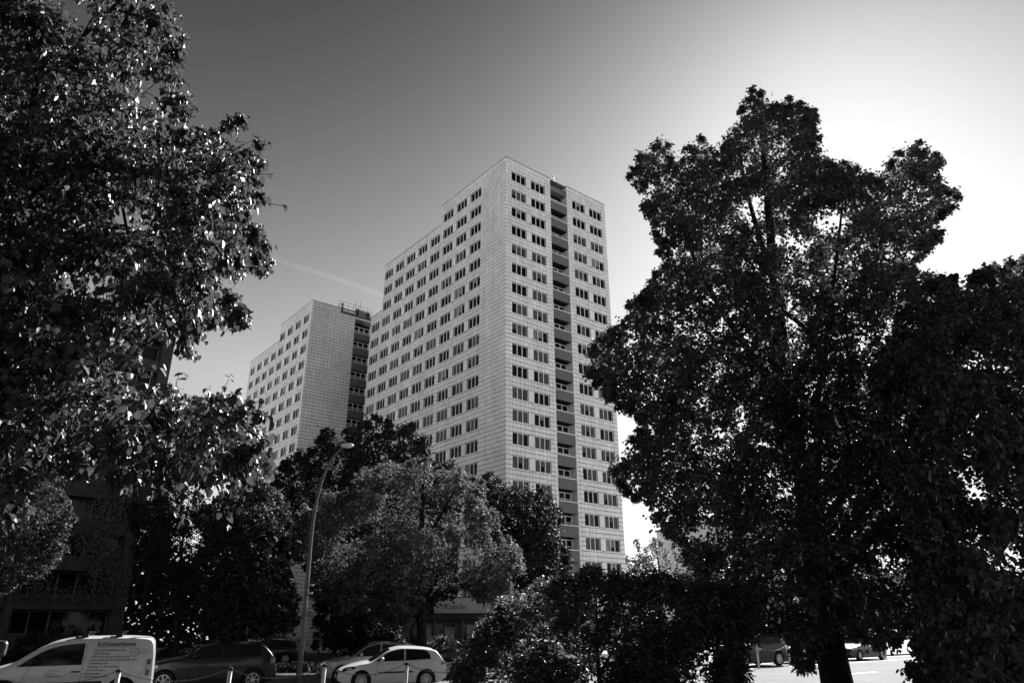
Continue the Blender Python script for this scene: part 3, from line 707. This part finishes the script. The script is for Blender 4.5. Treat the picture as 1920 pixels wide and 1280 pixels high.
for px, Y, rz, pa, H, lab, es in far:
    x, y = place(px, 1250, Y); hatch('parked_car', lab, 'car', (x, y, 0), math.radians(rz), pa, L=4.3, W=.88, H=H, trim=False, doors=5, estate=es, group='cars parked further off')
# ================================================================== STREET FURNITURE
def street_lamp():
    Y = 29.5
    P = [at(px, py, Y) for px, py in ((556, 1254), (563, 1195), (569, 1130), (575, 1065), (580, 1011), (586, 965), (595, 922), (607, 885), (622, 856), (643, 834))]
    P[0][2] = 0
    t = thing('street_lamp', 'tall grey street lamp with a curved arm and a pale lamp head', 'street lamp', P[0])
    o = Vector(P[0]); pts = [Vector(p) - o for p in P]
    dense = []
    for i in range(len(pts) - 1):
        for k in range(4):
            a, b, c, d = pts[max(i - 1, 0)], pts[i], pts[i + 1], pts[min(i + 2, len(pts) - 1)]; u = k / 4
            dense.append(b + ((c - a) * u + (2 * a - 5 * b + 4 * c - d) * u * u + (3 * b - a - 3 * c + d) * u ** 3) * .5)
    dense.append(pts[-1]); n = len(dense)
    m = MB(); m.tube(dense, [.105 if i < 5 else .088 - .05 * (i - 5) / (n - 5) for i in range(n)], 12); m.build('pole', 'lamppaint', t, True)
    h = MB(); e = dense[-1]; h.ball((e.x + .16, e.y, e.z + .03), (.27, .15, .11), 16, 8); hh = h.build('lamp_head', 'lampglass', t, True)
    h = MB(); h.box(e.x - .08, e.x + .28, e.y - .10, e.y + .10, e.z + .07, e.z + .12); h.build('housing', 'steel', hh)
    for z in (3.3, 3.6): b = MB(); b.lathe([(.10, z), (.112, z), (.112, z + .07), (.10, z + .07)], 14, Matrix.Translation((.02 + z * .035, 0, 0))); b.build('band', 'steel', t)
    p = at(579, 1149, Y - .3)
    s = thing('traffic_sign', 'small sign plate seen from behind, strapped to the street lamp', 'sign', p)
    b = MB(); b.box(-.15, .15, -.01, .01, -.13, .13, Matrix.Rotation(.6, 4, 'Y')); b.build('plate', 'panel', s)
    b = MB(); b.tube([(-.35, .02, .0), (.2, .02, .0)], .02, 6); b.build('bracket', 'darksteel', s)
street_lamp()
def post_mesh(h):
    b = MB(); b.lathe([(.052, 0), (.052, h - .05), (.045, h - .045)], 14); return b
def chain_between(name, A, B_, sag, label, group):
    A, B_ = Vector(A), Vector(B_); L = (B_ - A).length; n = max(8, int(L / .055)); b = MB(); o = (A + B_) / 2
    for i in range(n):
        t = (i + .5) / n; p = A.lerp(B_, t) - Vector((0, 0, sag * 4 * t * (1 - t))) - o
        tan = (B_ - A) / n - Vector((0, 0, sag * 4 * (1 - 2 * t) / n)); tan.normalize()
        side = Vector((0, 0, 1)).cross(tan).normalized(); up = tan.cross(side)
        a = side if i % 2 else up; r = .007
        ring = [tan * (math.cos(k * PI / 3) * .036) + a * (math.sin(k * PI / 3) * .017) for k in range(6)]
        c = tan.cross(a)
        vs = []
        for q in ring: vs += [p + q * .80 + c * r, p + q * 1.2 + c * r, p + q * 1.2 - c * r, p + q * .8 - c * r]
        fs = [(k * 4 + j, ((k + 1) % 6) * 4 + j, ((k + 1) % 6) * 4 + (j + 1) % 4, k * 4 + (j + 1) % 4) for k in range(6) for j in range(4)]
        b.add(vs, fs)
    ob = b.build(name, 'chain', None, loc=o); tag(ob, label, 'chain', group)
PT = 1.15
tops = []
for px, py in ((218, 1250), (427, 1248), (603, 1243), (757, 1241), (905, 1238)):
    R = ray(px, py); tops.append(R * ((PT - CAMH) / R[2]))
plabs = ['pale chain post in front of the white van', 'pale chain post in front of the black estate car', 'pale chain post between the lamp post and the white hatchback', 'pale chain post in front of the white hatchback door', 'pale chain post hidden in the dark shrub']
clabs = ['chain hanging across the white van tail and the black car front', 'chain hanging across the black estate car rear', 'chain hanging in front of the white hatchback bonnet', 'chain hanging in front of the white hatchback rear']
pm_, pk = post_mesh(PT).mesh('tube', 'post', True), None
cb = MB(); cb.lathe([(.056, PT - .05), (.06, PT - .02), (.05, PT + .02), (.001, PT + .03)], 14); cb.tube([(-.075, 0, PT - .02), (.075, 0, PT - .02)], .014, 6); pk = cb.mesh('cap', 'blacktrim')
for p, lab in zip(tops, plabs):
    t = thing('chain_post', lab, 'post', (p[0], p[1], 0), rnd.uniform(-.05, .05), 'chain posts along the car park'); t.rotation_euler = (0, rnd.uniform(.0, .03), 0)
    put('tube', pm_, t); put('cap', pk, t)
for a, b, lab in zip(tops, tops[1:], clabs): chain_between('chain', (a[0] + .06, a[1], PT - .03), (b[0] - .06, b[1], PT - .03), .24, lab, 'chains between the car park posts')
p0 = tops[0]; chain_between('chain', (p0[0] - 2.5, p0[1] - .9, PT - .03), (p0[0] - .06, p0[1], PT - .03), .24, 'chain hanging across the white van door', 'chains between the car park posts')
tops2 = []
for px, py, lab in ((1419, 1256, 'dark chain post in front of the dark car by the sunny street'), (1477, 1251, 'dark chain post midway to the big linden trunk'), (1524, 1245, 'dark chain post close left of the big linden trunk'), (1657, 1238, 'pale post right of the big linden trunk')):
    R = ray(px, py); p = R * (-CAMH / R[2]); tops2.append(p)
    t = thing('chain_post', lab, 'post', (p[0], p[1], 0), 0, 'chain posts along the street'); put('tube', pm_, t); put('cap', pk, t)
for i, lab in ((0, 'chain sagging right of the first dark street post'), (1, 'chain nearest the big linden trunk')):
    a, b = tops2[i], tops2[i + 1]; chain_between('chain', (a[0], a[1], PT - .03), (b[0], b[1], PT - .03), .3, lab, 'chains between the street posts')
def meter():
    p = at(2, 1200, 23.5)
    t = thing('parking_meter', 'dark post with a rounded silver-edged head at the left picture edge', 'parking meter', (p[0] - .05, p[1], 0))
    b = MB(); b.tube([(0, 0, 0), (0, 0, 1.25)], .05, 10); b.build('post', 'steel', t, True)
    b = MB(); b.lathe([(.06, 1.15), (.07, 1.2), (.06, 1.27)], 12); b.build('collar', 'blacktrim', t)
    b = MB(); b.box(-.17, .17, -.12, .12, 1.28, 1.72); h = b.build('head', 'blacktrim', t)
    md = h.modifiers.new('soft', 'BEVEL'); md.width = .08; md.segments = 4
    b = MB(); b.tube([(.17, -.02, 1.34), (.175, -.02, 1.64), (.13, -.02, 1.72), (-.1, -.02, 1.74)], .022, 8); b.build('rim', 'rim', h, True)
meter()
# ================================================================== TREES
def in_poly(P, poly):
    x, y = P[:, 0], P[:, 1]; ins = np.zeros(len(P), bool); dist = np.full(len(P), 1e9)
    n = len(poly)
    for i in range(n):
        (xa, ya), (xb, yb) = poly[i], poly[(i + 1) % n]
        c = ((ya > y) != (yb > y)) & (x < (xb - xa) * (y - ya) / ((yb - ya) or 1e-9) + xa); ins ^= c
        dx, dy = xb - xa, yb - ya; t = np.clip(((x - xa) * dx + (y - ya) * dy) / (dx * dx + dy * dy + 1e-9), 0, 1)
        dist = np.minimum(dist, np.hypot(x - xa - t * dx, y - ya - t * dy))
    return ins, dist
def unit(a): return a / (np.linalg.norm(a, axis=-1, keepdims=True) + 1e-9)
# leaf outlines: a along, b across, n up
LF = {
 'heart': (np.array([(0, 0, -.02), (1.08, 0, -.22), (-.08, .24, .06), (.26, .46, .10), (.74, .28, -.02), (-.08, -.24, .06), (.26, -.46, .10), (.74, -.28, -.02)]),
           np.array([(0, 2, 3), (0, 3, 4), (0, 4, 1), (0, 6, 5), (0, 7, 6), (0, 1, 7)])),
 'oval': (np.array([(0, 0, 0), (.28, .36, .06), (.7, .30, .03), (1, 0, -.12), (.7, -.30, .03), (.28, -.36, .06)]), np.array([(0, 3, 1), (1, 3, 2), (0, 5, 3), (5, 4, 3)])),
 'long': (np.array([(0, 0, 0), (.3, .18, .03), (.7, .15, 0), (1, 0, -.15), (.7, -.15, 0), (.3, -.18, .03)]), np.array([(0, 3, 1), (1, 3, 2), (0, 5, 3), (5, 4, 3)])),
 'leaf': (np.array([(0, 0, 0), (.38, .44, .06), (1, 0, -.12), (.38, -.44, .06)]), np.array([(0, 2, 1), (0, 3, 2)])),
 'bit': (np.array([(0, 0, 0), (.5, .42, .05), (1, 0, -.1), (.5, -.42, .05)]), np.array([(0, 2, 1), (0, 3, 2)])),
 'strip': (np.array([(0, 0, 0), (.5, .11, -.03), (1.05, 0, -.2), (.5, -.11, -.03)]), np.array([(0, 2, 1), (0, 3, 2)])),
}
def stamp(kind, pos, adir, ndir, size):
    V, F = LF[kind]; a = unit(adir); n = unit(ndir - a * (ndir * a).sum(-1, keepdims=True)); b = np.cross(n, a)
    W_ = pos[:, None, :] + size[:, None, None] * (V[None, :, 0:1] * a[:, None] + V[None, :, 1:2] * b[:, None] + V[None, :, 2:3] * n[:, None])
    k = len(V); Fi = F[None] + (np.arange(len(pos)) * k)[:, None, None]
    return W_.reshape(-1, 3), Fi.reshape(-1, 3)
def grow_tree(name, label, cat, poly, Y0, half, crad, nclump, per, leaf, kind, lmat, trunk, holes=(), bract=0, bmat=None, seed=1, tr=.2, twig=9, droop=.5, up=.35, group=None, inset=.2, sil=.35, limbs=7, bark='bark', dref=120.0, near_bias=1.0, world=None, gaps=0):
    R = np.random.default_rng(seed)
    if world is not None:                                # crown given as an ellipsoid in the place: centre, radii
        q = unit(R.normal(0, 1, (nclump, 3))) * (R.random((nclump, 1)) ** .4); cen = np.array(world[0]) + q * np.array(world[1]); cr_ = np.full(nclump, crad)
    else:
        poly = np.array(poly, float); lo, hi = poly.min(0), poly.max(0)
        rp = crad * FPX / Y0; C = []; holes = list(holes)
        while gaps:
            q = lo + (hi - lo) * R.random(2); ins, d = in_poly(q[None], poly)
            if ins[0] and d[0] > 45: holes.append((q[0], q[1], R.uniform(1, 9))); gaps -= 1
        while len(C) < nclump:
            Q = lo + (hi - lo) * R.random((nclump * 6, 2)); ins, d = in_poly(Q, poly)
            ok = ins & (d > rp * inset * R.random(len(Q)))
            for hx, hy, hr in holes: ok &= np.hypot(Q[:, 0] - hx, Q[:, 1] - hy) > hr + rp * .55
            for q, dd in zip(Q[ok], d[ok]):
                t = R.uniform(-1, 1)
                C.append((q[0], q[1], Y0 + half * math.sqrt(min(1, dd / dref)) * t, crad * min(1, max(.24, dd / rp * 1.05)) * R.uniform(.8, 1.15)))
                if len(C) >= nclump: break
        C = np.array(C); cen = at(C[:, 0], C[:, 1], C[:, 2]); cr_ = C[:, 3][cen[:, 2] > .25]; cen = cen[cen[:, 2] > .25]
    nc = len(cen)
    base = np.array(trunk[0], float) if len(trunk[0]) == 3 else None
    tp = [Vector(p) for p in trunk]
    t = thing(name, label, cat, tp[0], 0, group); o = np.array(tp[0])
    # --- trunk, limbs and twigs
    wood = MB(); tl = [p - tp[0] for p in tp]
    sm = []
    for i in range(len(tl) - 1):
        for k in range(5): sm.append(tl[i].lerp(tl[i + 1], k / 5))
    sm.append(tl[-1]); n = len(sm); rad = [tr * (1 - .82 * i / (n - 1)) * (1 + .45 * math.exp(-i * .9)) for i in range(n)]
    wood.tube(sm, rad, 10)
    nodes = [(np.array(sm[i]), rad[i]) for i in range(n // 4, n)]
    order = R.permutation(nc); big = order[:limbs]
    for j in big:                                        # main limbs
        tgt = cen[j] - o
        k = min(range(len(nodes)), key=lambda q: np.linalg.norm(nodes[q][0] - tgt * np.array((1, 1, .62))) + (0 if nodes[q][0][2] < tgt[2] else 3))
        s0, r0 = nodes[k]; r0 = min(r0 * .62, tr * .5); m = 7; bend = R.normal(0, .10, 3) * np.linalg.norm(tgt - s0); path = []; rr = []
        for i in range(m):
            u = i / (m - 1); p = s0 + (tgt - s0) * u + bend * math.sin(PI * u) + np.array((0, 0, 1)) * math.sin(PI * u) * .10 * np.linalg.norm(tgt - s0); path.append(p); rr.append(r0 * (1 - .8 * u))
        wood.tube(path, rr, 7, False); nodes += [(p, r) for p, r in zip(path[2:], rr[2:])]
    rest = order[limbs:]; cap_ = len(nodes) + 2 * len(rest)
    NP = np.full((cap_, 3), 1e6); NR = np.zeros(cap_); kN = len(nodes); NP[:kN] = [p for p, r in nodes]; NR[:kN] = [r for p, r in nodes]
    d0 = np.array([np.linalg.norm(NP[:kN] - (cen[j] - o), axis=1).min() for j in rest])
    for j in rest[np.argsort(d0)]:                       # every clump hangs on the nearest wood grown so far
        tgt = cen[j] - o; dd = np.linalg.norm(NP[:kN] - tgt, axis=1) + np.where(NP[:kN, 2] > tgt[2] + .3, .8 * crad, 0); k = int(dd.argmin())
        s0 = NP[k]; Ld = np.linalg.norm(tgt - s0); r0 = max(min(NR[k] * .75, .010 * Ld + .008), .004 * crad); bend = R.normal(0, .14, 3) * Ld
        path = [s0 + (tgt - s0) * u + bend * math.sin(PI * u) for u in (0, .35, .7, 1)]
        wood.tube(path, [r0, r0 * .8, r0 * .65, r0 * .5], 4, False)
        NP[kN] = path[2]; NR[kN] = r0 * .65; NP[kN + 1] = tgt; NR[kN + 1] = r0 * .5; kN += 2
    # --- leafy sprays
    ns = max(1, per // twig); tot = nc * ns
    ci = np.repeat(np.arange(nc), ns); axis = np.array([cen[:, 0].mean(), cen[:, 1].mean(), 0])
    outw = cen[ci] - axis; outw[:, 2] = 0; outw = unit(outw)
    sd = unit(R.normal(0, 1, (tot, 3)) + outw * .55 + np.array((0, 0, up)))
    crr = cr_[ci][:, None]
    so_ = cen[ci] + unit(R.normal(0, 1, (tot, 3))) * (crr * .35 * R.random((tot, 1)))
    sL = crr * (.5 + .8 * R.random((tot, 1)) ** 1.6)
    for i in np.argsort(crr[:, 0] / crad + R.random(tot) * .5)[:min(tot, 12000 if Y0 < 7 else 1200 if Y0 < 20 else 350)]:   # outermost sprays first
        a = so_[i] - o; b = a + sd[i] * sL[i]; mid_ = (a + b) / 2; b = b - np.array((0, 0, .35 * droop)) * crr[i]; mid_ = mid_ - np.array((0, 0, .0875 * droop)) * crr[i]
        wood.tube([a, mid_, b], [.003 + .0004 * Y0, .002 + .0003 * Y0, .001 + .0002 * Y0], 3, False)
    si = np.repeat(np.arange(tot), twig); N = tot * twig
    u = R.uniform(.15, 1.05, (N, 1)); pos = so_[si] + sd[si] * sL[si] * u - np.array((0, 0, 1)) * (u ** 2) * crr[si] * droop * .35
    pos += R.normal(0, leaf * .35, (N, 3))
    lat = unit(np.cross(sd[si], np.array((0, 0, 1.0))) + 1e-3) * np.where(np.arange(N) % 2, 1, -1)[:, None]
    ad = sd[si] * .45 + lat * R.uniform(.4, 1.1, (N, 1)) + np.array((0, 0, -droop)) + R.normal(0, .3, (N, 3))
    nd = np.array((0, 0, .8 + up * .5)) + outw[ci[si] if False else ci[np.minimum(si, tot - 1)]] * .35 + R.normal(0, .45, (N, 3))
    ok = pos[:, 2] > .1
    sz = leaf * R.uniform(.6, 1.2, N)
    V, F = stamp(kind, (pos - o)[ok], ad[ok], nd[ok], sz[ok])
    wood.build('trunk', bark, t, True)
    cr = put('crown', np_mesh('crown', V, F, lmat), t)
    if bract:
        k = R.choice(N, min(N, bract), replace=False); k = k[ok[k]]
        bp = pos[k] - o - np.array((0, 0, leaf * .4)); ad2 = np.array((0, 0, -1.0)) + R.normal(0, .45, (len(k), 3)); nd2 = R.normal(0, 1, (len(k), 3))
        V, F = stamp('strip', bp, ad2, nd2, leaf * R.uniform(.8, 1.3, len(k))); V2, F2 = stamp('strip', bp, ad2 + R.normal(0, .5, ad2.shape), nd2, leaf * R.uniform(.5, .9, len(k)))
        put('bracts', np_mesh('bracts', np.vstack([V, V2]), np.vstack([F, F2 + len(V)]), bmat), cr)
    return t
def gpt(px, Y, dz=0):                                    # point on the ground under a pixel column
    p = at(px, 1240, Y); return (float(p[0]), float(p[1]), dz)
def tpt(px, py, Y): return tuple(float(v) for v in at(px, py, Y))
# --- foreground linden reaching in from the left
grow_tree('linden_tree', 'large-leaved linden reaching in close from the left picture edge', 'tree',
    [(-140, -140), (335, -140), (340, 10), (362, 60), (345, 110), (352, 160), (385, 185), (345, 225), (400, 230), (435, 190), (465, 200), (500, 262), (498, 305), (520, 350), (490, 365), (465, 390), (495, 440), (508, 480), (496, 522), (462, 500), (400, 520), (440, 545), (472, 575), (458, 632), (420, 590), (380, 600), (360, 645), (385, 690), (412, 712), (425, 728), (452, 740), (500, 762), (470, 790), (522, 850), (500, 880), (512, 905), (440, 880), (400, 925), (340, 895), (290, 905), (215, 905), (190, 870), (120, 890), (60, 890), (30, 960), (-20, 985), (-140, 985)],
    6.2, 2.2, .34, 1300, 81, .052, 'heart', 'leafL', [(-6.5, 7.2, 0), (-6.3, 7.1, 2.5), (-5.6, 7.0, 5), (-5.0, 6.8, 7.5), (-4.6, 6.6, 9.5)], holes=((275, 665, 30), (350, 720, 12)), bract=11000, bmat='bractL', seed=3, tr=.22, droop=1.05, dref=70, gaps=10)
# --- big linden on the right
grow_tree('linden_tree', 'big dark linden with its trunk standing by the sunny street', 'tree',
    [(1085, 668), (1110, 640), (1150, 612), (1172, 570), (1205, 545), (1232, 500), (1238, 455), (1205, 395), (1198, 355), (1175, 318), (1205, 290), (1240, 255), (1262, 262), (1275, 302), (1300, 258), (1322, 250), (1345, 280), (1380, 215), (1418, 160), (1438, 185), (1465, 200), (1503, 160), (1512, 200), (1535, 215), (1540, 270), (1562, 310), (1600, 292), (1615, 322), (1640, 325), (1680, 290), (1720, 268), (1762, 282), (1775, 320), (1765, 345), (1808, 360), (1795, 400), (1762, 420), (1768, 452), (1738, 485), (1712, 500), (1725, 515), (1770, 525), (1810, 560), (1810, 760), (1800, 1000), (1790, 1180), (1740, 1235), (1690, 1190), (1665, 1245), (1640, 1215), (1600, 1195), (1545, 1200), (1520, 1262), (1500, 1272), (1478, 1215), (1455, 1190), (1420, 1190), (1330, 1120), (1290, 1060), (1250, 1005), (1195, 945), (1170, 925), (1120, 882), (1165, 868), (1182, 820), (1200, 790), (1160, 772), (1112, 720)],
    12.0, 2.7, .34, 3300, 90, .067, 'leaf', 'leafR', [gpt(1564, 12), tpt(1540, 1150, 12), tpt(1514, 960, 12), tpt(1475, 730, 12), tpt(1450, 500, 12.1), tpt(1430, 220, 12.2)], holes=((1665, 630, 5), (1412, 398, 8), (1560, 425, 7), (1655, 1262, 26), (1440, 1248, 24), (1325, 1005, 8)), bract=16000, bmat='bractR', seed=5, tr=.25, droop=.6, limbs=16, up=.6, inset=.1, gaps=5)
# --- linden at the right edge
grow_tree('linden_tree', 'dark linden filling the right picture edge, lower than the big one', 'tree',
    [(1640, 690), (1680, 590), (1760, 522), (1820, 520), (1850, 502), (1885, 500), (1915, 485), (2080, 450), (2080, 1380), (1760, 1330), (1690, 1260), (1720, 1180), (1700, 1000), (1640, 850), (1625, 760)],
    9.3, 1.8, .34, 1200, 81, .072, 'oval', 'leafR', [(7.6, 9.6, 0), (7.5, 9.5, 2.0), (7.3, 9.4, 4.0), (7.1, 9.3, 6.2)], bract=14000, bmat='bractR', seed=8, tr=.18, droop=.65, limbs=10, gaps=14)
# --- dark shrub in front
grow_tree('dogwood_shrub', 'dark wide shrub with narrow leaves in front of the car park, bottom centre', 'shrub',
    [(835, 1400), (850, 1250), (895, 1185), (940, 1125), (985, 1110), (1010, 1088), (1040, 1092), (1056, 1066), (1075, 1090), (1112, 1056), (1132, 1085), (1185, 1078), (1212, 1085), (1232, 1038), (1250, 1085), (1330, 1100), (1400, 1105), (1430, 1160), (1400, 1215), (1375, 1400)],
    10.5, 1.9, .32, 820, 81, .095, 'long', 'leafS', [gpt(1120, 10.6), tpt(1120, 1290, 10.6), tpt(1115, 1200, 10.6), tpt(1115, 1120, 10.6)], seed=11, tr=.05, droop=.2, up=.9, limbs=14, bark='bark', holes=((985, 1205, 4), (1080, 1225, 5), (1090, 1175, 3), (1200, 1165, 4), (1020, 1150, 3), (1130, 1240, 4)), gaps=12)
# --- unseen lindens added around the viewer to keep sky light off the car park
for i, (x, y, h_) in enumerate(((-19, -3, 15), (-10, -5.5, 17), (0, -6.5, 17), (10, -5, 16), (-27, 3, 14), (-17, 8.5, 16), (-26, 14.5, 16))):
    grow_tree('linden_tree', ('added shade linden standing %s the viewer, outside the picture' % ('far to the left of', 'behind and left of', 'right behind', 'behind and right of', 'furthest left of', 'close on the left of', 'level with the white van, left of')[i]), 'tree', None, 8, 0, 1.3, 150, 63, .44, 'bit', 'leafR',
        [(x, y, 0), (x + .1, y, 3), (x, y + .1, 7), (x, y, h_ - 2)], seed=60 + i, tr=.3, limbs=8, world=((x, y, h_ * .58), (5.4, 4.8, h_ * .42)), group='added shade lindens around the viewer')
# --- trees of the middle distance
grow_tree('maple_tree', 'round light-topped maple in front of the tower, right of the street lamp', 'tree',
    [(552, 985), (566, 945), (590, 950), (612, 915), (645, 920), (662, 905), (672, 868), (705, 875), (728, 855), (752, 872), (790, 850), (822, 870), (852, 858), (868, 885), (905, 900), (902, 945), (935, 962), (930, 1000), (968, 1020), (982, 1068), (955, 1085), (948, 1118), (908, 1140), (872, 1104), (850, 1108), (800, 1100), (770, 1165), (722, 1178), (700, 1140), (650, 1155), (610, 1120), (572, 1120), (580, 1060), (545, 1040)],
    40, 4.4, .95, 700, 108, .165, 'bit', 'leafM', [gpt(787, 40), tpt(787, 1130, 40), tpt(786, 1040, 40), tpt(790, 940, 40), tpt(792, 890, 40)], seed=21, tr=.28, limbs=12, dref=110, gaps=12, up=.6)
grow_tree('yew_tree', 'dark evergreen mass behind the street lamp pole, under the tall dark tree', 'tree',
    [(585, 1210), (590, 1080), (600, 1000), (640, 960), (690, 980), (730, 1040), (745, 1120), (740, 1210)],
    52, 3, 1.0, 300, 99, .2, 'bit', 'leafD', [gpt(665, 52), tpt(665, 1150, 52), tpt(665, 1080, 52), tpt(665, 1000, 52)], seed=29, tr=.2, dref=70)
grow_tree('maple_tree', 'dark tree between the round maple and the narrow tower front', 'tree',
    [(893, 905), (915, 878), (945, 900), (992, 908), (1030, 930), (1052, 960), (1045, 1000), (1065, 1045), (1050, 1100), (1000, 1120), (930, 1140), (900, 1080), (920, 1010), (890, 950)],
    50, 4, 1.15, 320, 108, .21, 'bit', 'leafD', [gpt(975, 50), tpt(975, 1100, 50), tpt(970, 1000, 50), tpt(965, 920, 50)], seed=22, tr=.28, dref=70)
grow_tree('ash_tree', 'tall dark tree in front of the lower tower, top behind the street lamp', 'tree',
    [(508, 885), (540, 845), (590, 830), (600, 795), (645, 790), (700, 772), (735, 785), (770, 780), (800, 820), (808, 860), (855, 880), (860, 960), (850, 1120), (760, 1160), (600, 1120), (540, 1020), (515, 960)],
    62, 6, 1.4, 600, 81, .28, 'bit', 'leafD', [gpt(668, 62), tpt(668, 1100, 62), tpt(668, 960, 62), tpt(675, 830, 62)], seed=23, tr=.4, dref=90)
grow_tree('maple_tree', 'dark tree left of the street lamp with a lit shoulder', 'tree',
    [(360, 960), (430, 908), (500, 895), (540, 945), (546, 1000), (535, 1060), (555, 1130), (545, 1175), (420, 1200), (370, 1180), (390, 1100), (395, 1020)],
    34, 3.5, .95, 420, 108, .17, 'bit', 'leafD', [gpt(455, 34), tpt(455, 1120, 34), tpt(455, 1000, 34), tpt(462, 930, 34)], seed=24, tr=.2, dref=80)
grow_tree('hornbeam_tree', 'small-leaved tree at the left edge above the white van bonnet', 'tree',
    [(-80, 880), (60, 870), (118, 915), (142, 970), (110, 1005), (132, 1020), (92, 1060), (45, 1080), (0, 1112), (-80, 1120)],
    27, 2.0, .55, 420, 81, .11, 'bit', 'leafH', [gpt(-60, 27), tpt(-40, 1150, 27), tpt(10, 1050, 27), tpt(30, 940, 27)], seed=25, tr=.14, dref=70)
grow_tree('birch_tree', 'slender open tree between the ivy block and the dark tree', 'tree',
    [(262, 940), (300, 905), (360, 900), (400, 950), (392, 1080), (345, 1150), (300, 1130), (262, 1040)],
    44, 2.5, .8, 260, 63, .16, 'bit', 'leafD', [gpt(325, 44), tpt(328, 1120, 44), tpt(338, 1020, 44), tpt(352, 930, 44)], seed=26, tr=.14, dref=70)
grow_tree('birch_tree', 'thin leaning tree beside the ivy block right corner', 'tree',
    [(240, 930), (300, 890), (330, 960), (310, 1060), (250, 1040)],
    48, 2.5, .8, 170, 63, .17, 'bit', 'leafD', [gpt(262, 48), tpt(268, 1120, 48), tpt(282, 1000, 48), tpt(288, 910, 48)], seed=27, tr=.15, dref=70)
grow_tree('willow_tree', 'pale hazy tree just right of the tower foot', 'tree',
    [(1160, 1060), (1172, 1030), (1198, 1003), (1235, 1012), (1262, 1025), (1300, 1030), (1330, 1060), (1330, 1130), (1160, 1140)],
    100, 4, 1.6, 150, 63, .34, 'bit', 'leafP', [gpt(1235, 100), tpt(1235, 1120, 100), tpt(1232, 1060, 100), tpt(1225, 1015, 100)], seed=28, tr=.25, dref=60)
for i, (px, w_, Y, h_, lab) in enumerate(((120, 120, 52, 2.2, 'dark bushes at the foot of the ivy block'), (330, 170, 50, 2.6, 'dark bush under the slender open tree'), (480, 90, 56, 3.2, 'dark bush left of the street lamp base'),
        (700, 60, 52, 2.4, 'dark bush left of the maple trunk'), (830, 40, 48, 1.5, 'small lit bush by the shop window'), (1010, 130, 56, 4.5, 'dark bush under the narrow tower front'))):
    ph = h_ * FPX / Y * 1.1; yb = 1176 + CAMH * FPX / Y * 1.05
    grow_tree('bush', lab, 'bush', [(px - w_, yb), (px - w_ * .9, yb - ph * .6), (px - w_ * .4, yb - ph), (px + w_ * .3, yb - ph * .95), (px + w_ * .9, yb - ph * .6), (px + w_, yb)], Y, 1.5, .6, 90, 54, .15, 'bit', 'leafD' if i != 4 else 'leafM', [gpt(px, Y), tpt(px, yb - ph * .4, Y), tpt(px, yb - ph * .8, Y)], seed=40 + i, tr=.06, dref=30)
# far tree belt that closes the horizon, one mass
def belt(name, x0, x1, Y, h, n, seed, leaf):
    R = np.random.default_rng(seed); N = n
    xs = R.uniform(x0, x1, N); hh = h * (.75 + .25 * np.sin(xs * .35 + seed) * np.cos(xs * .11)); z = hh * R.random(N) ** .8; y = Y + R.uniform(-2.5, 2.5, N)
    V, F = stamp('bit', np.stack([xs, y, z], -1), R.normal(0, 1, (N, 3)), R.normal(0, 1, (N, 3)) + np.array((0, -.3, .6)), leaf * R.uniform(.6, 1.2, N))
    tag(put(name, np_mesh(name, V, F, 'leafD')), kind='stuff')
belt('foliage', -75, -36, 92, 13, 14000, 5, .8); belt('foliage', 14, 150, 160, 11, 14000, 6, 1.2)
# ivy leaves on the far-left block
R = np.random.default_rng(9); N = 16000
xs = -30.6 - R.random(N) ** 1.0 * 16; zs = 4 + 9.5 * R.random(N); keep = np.sin(xs * 1.1) + np.sin(zs * 1.3 + xs) + R.normal(0, .5, N) > -.2; xs, zs = xs[keep], zs[keep]
k = len(xs); V, F = stamp('bit', np.stack([xs + 30.6, -.08 - .1 * R.random(k), zs], -1), np.array((0, -.2, -1)) + R.normal(0, .5, (k, 3)), np.array((0, -1, .4)) + R.normal(0, .3, (k, 3)), 0.17 * R.uniform(.6, 1.2, k))
iv = put('ivy', np_mesh('ivy', V, F, 'ivy'), None, (-30.6, 60, 0), PH); tag(iv, 'ivy climbing over the balconies of the dark block', 'ivy', kind='stuff')
# grass strip at the car park edge
R = np.random.default_rng(4); N = 26000
gx = R.uniform(-26, 4, N); gy = R.uniform(39, 44, N)
V, F = stamp('long', np.stack([gx, gy, np.zeros(N)], -1), np.array((0, 0, 1.0)) + R.normal(0, .35, (N, 3)), R.normal(0, 1, (N, 3)), R.uniform(.15, .4, N))
tag(put('grass', np_mesh('grass', V, F, 'grass')), kind='stuff')
# ------------------------------------------------------------------ contrail, thousands of metres off
def contrail():
    m = bpy.data.materials.new('contrail_vapour'); m.use_nodes = True; n = m.node_tree.nodes; l = m.node_tree.links; n.clear()
    o = n.new('ShaderNodeOutputMaterial'); v = n.new('ShaderNodeVolumePrincipled'); v.inputs['Color'].default_value = (1, 1, 1, 1); v.inputs['Density'].default_value = .0007; v.inputs['Anisotropy'].default_value = .5
    l.new(v.outputs[0], o.inputs['Volume'])
    P = [at(px, py, 2600) for px, py in ((490, 471), (560, 497), (640, 523), (720, 552), (800, 580))]
    b = MB(); b.tube([p - P[2] for p in P], [7, 11, 13, 11, 7], 10)
    tag(b.build('contrail', m, None, True, loc=P[2]), 'thin white contrail in the sky left of the tallest tower', 'contrail')
contrail()
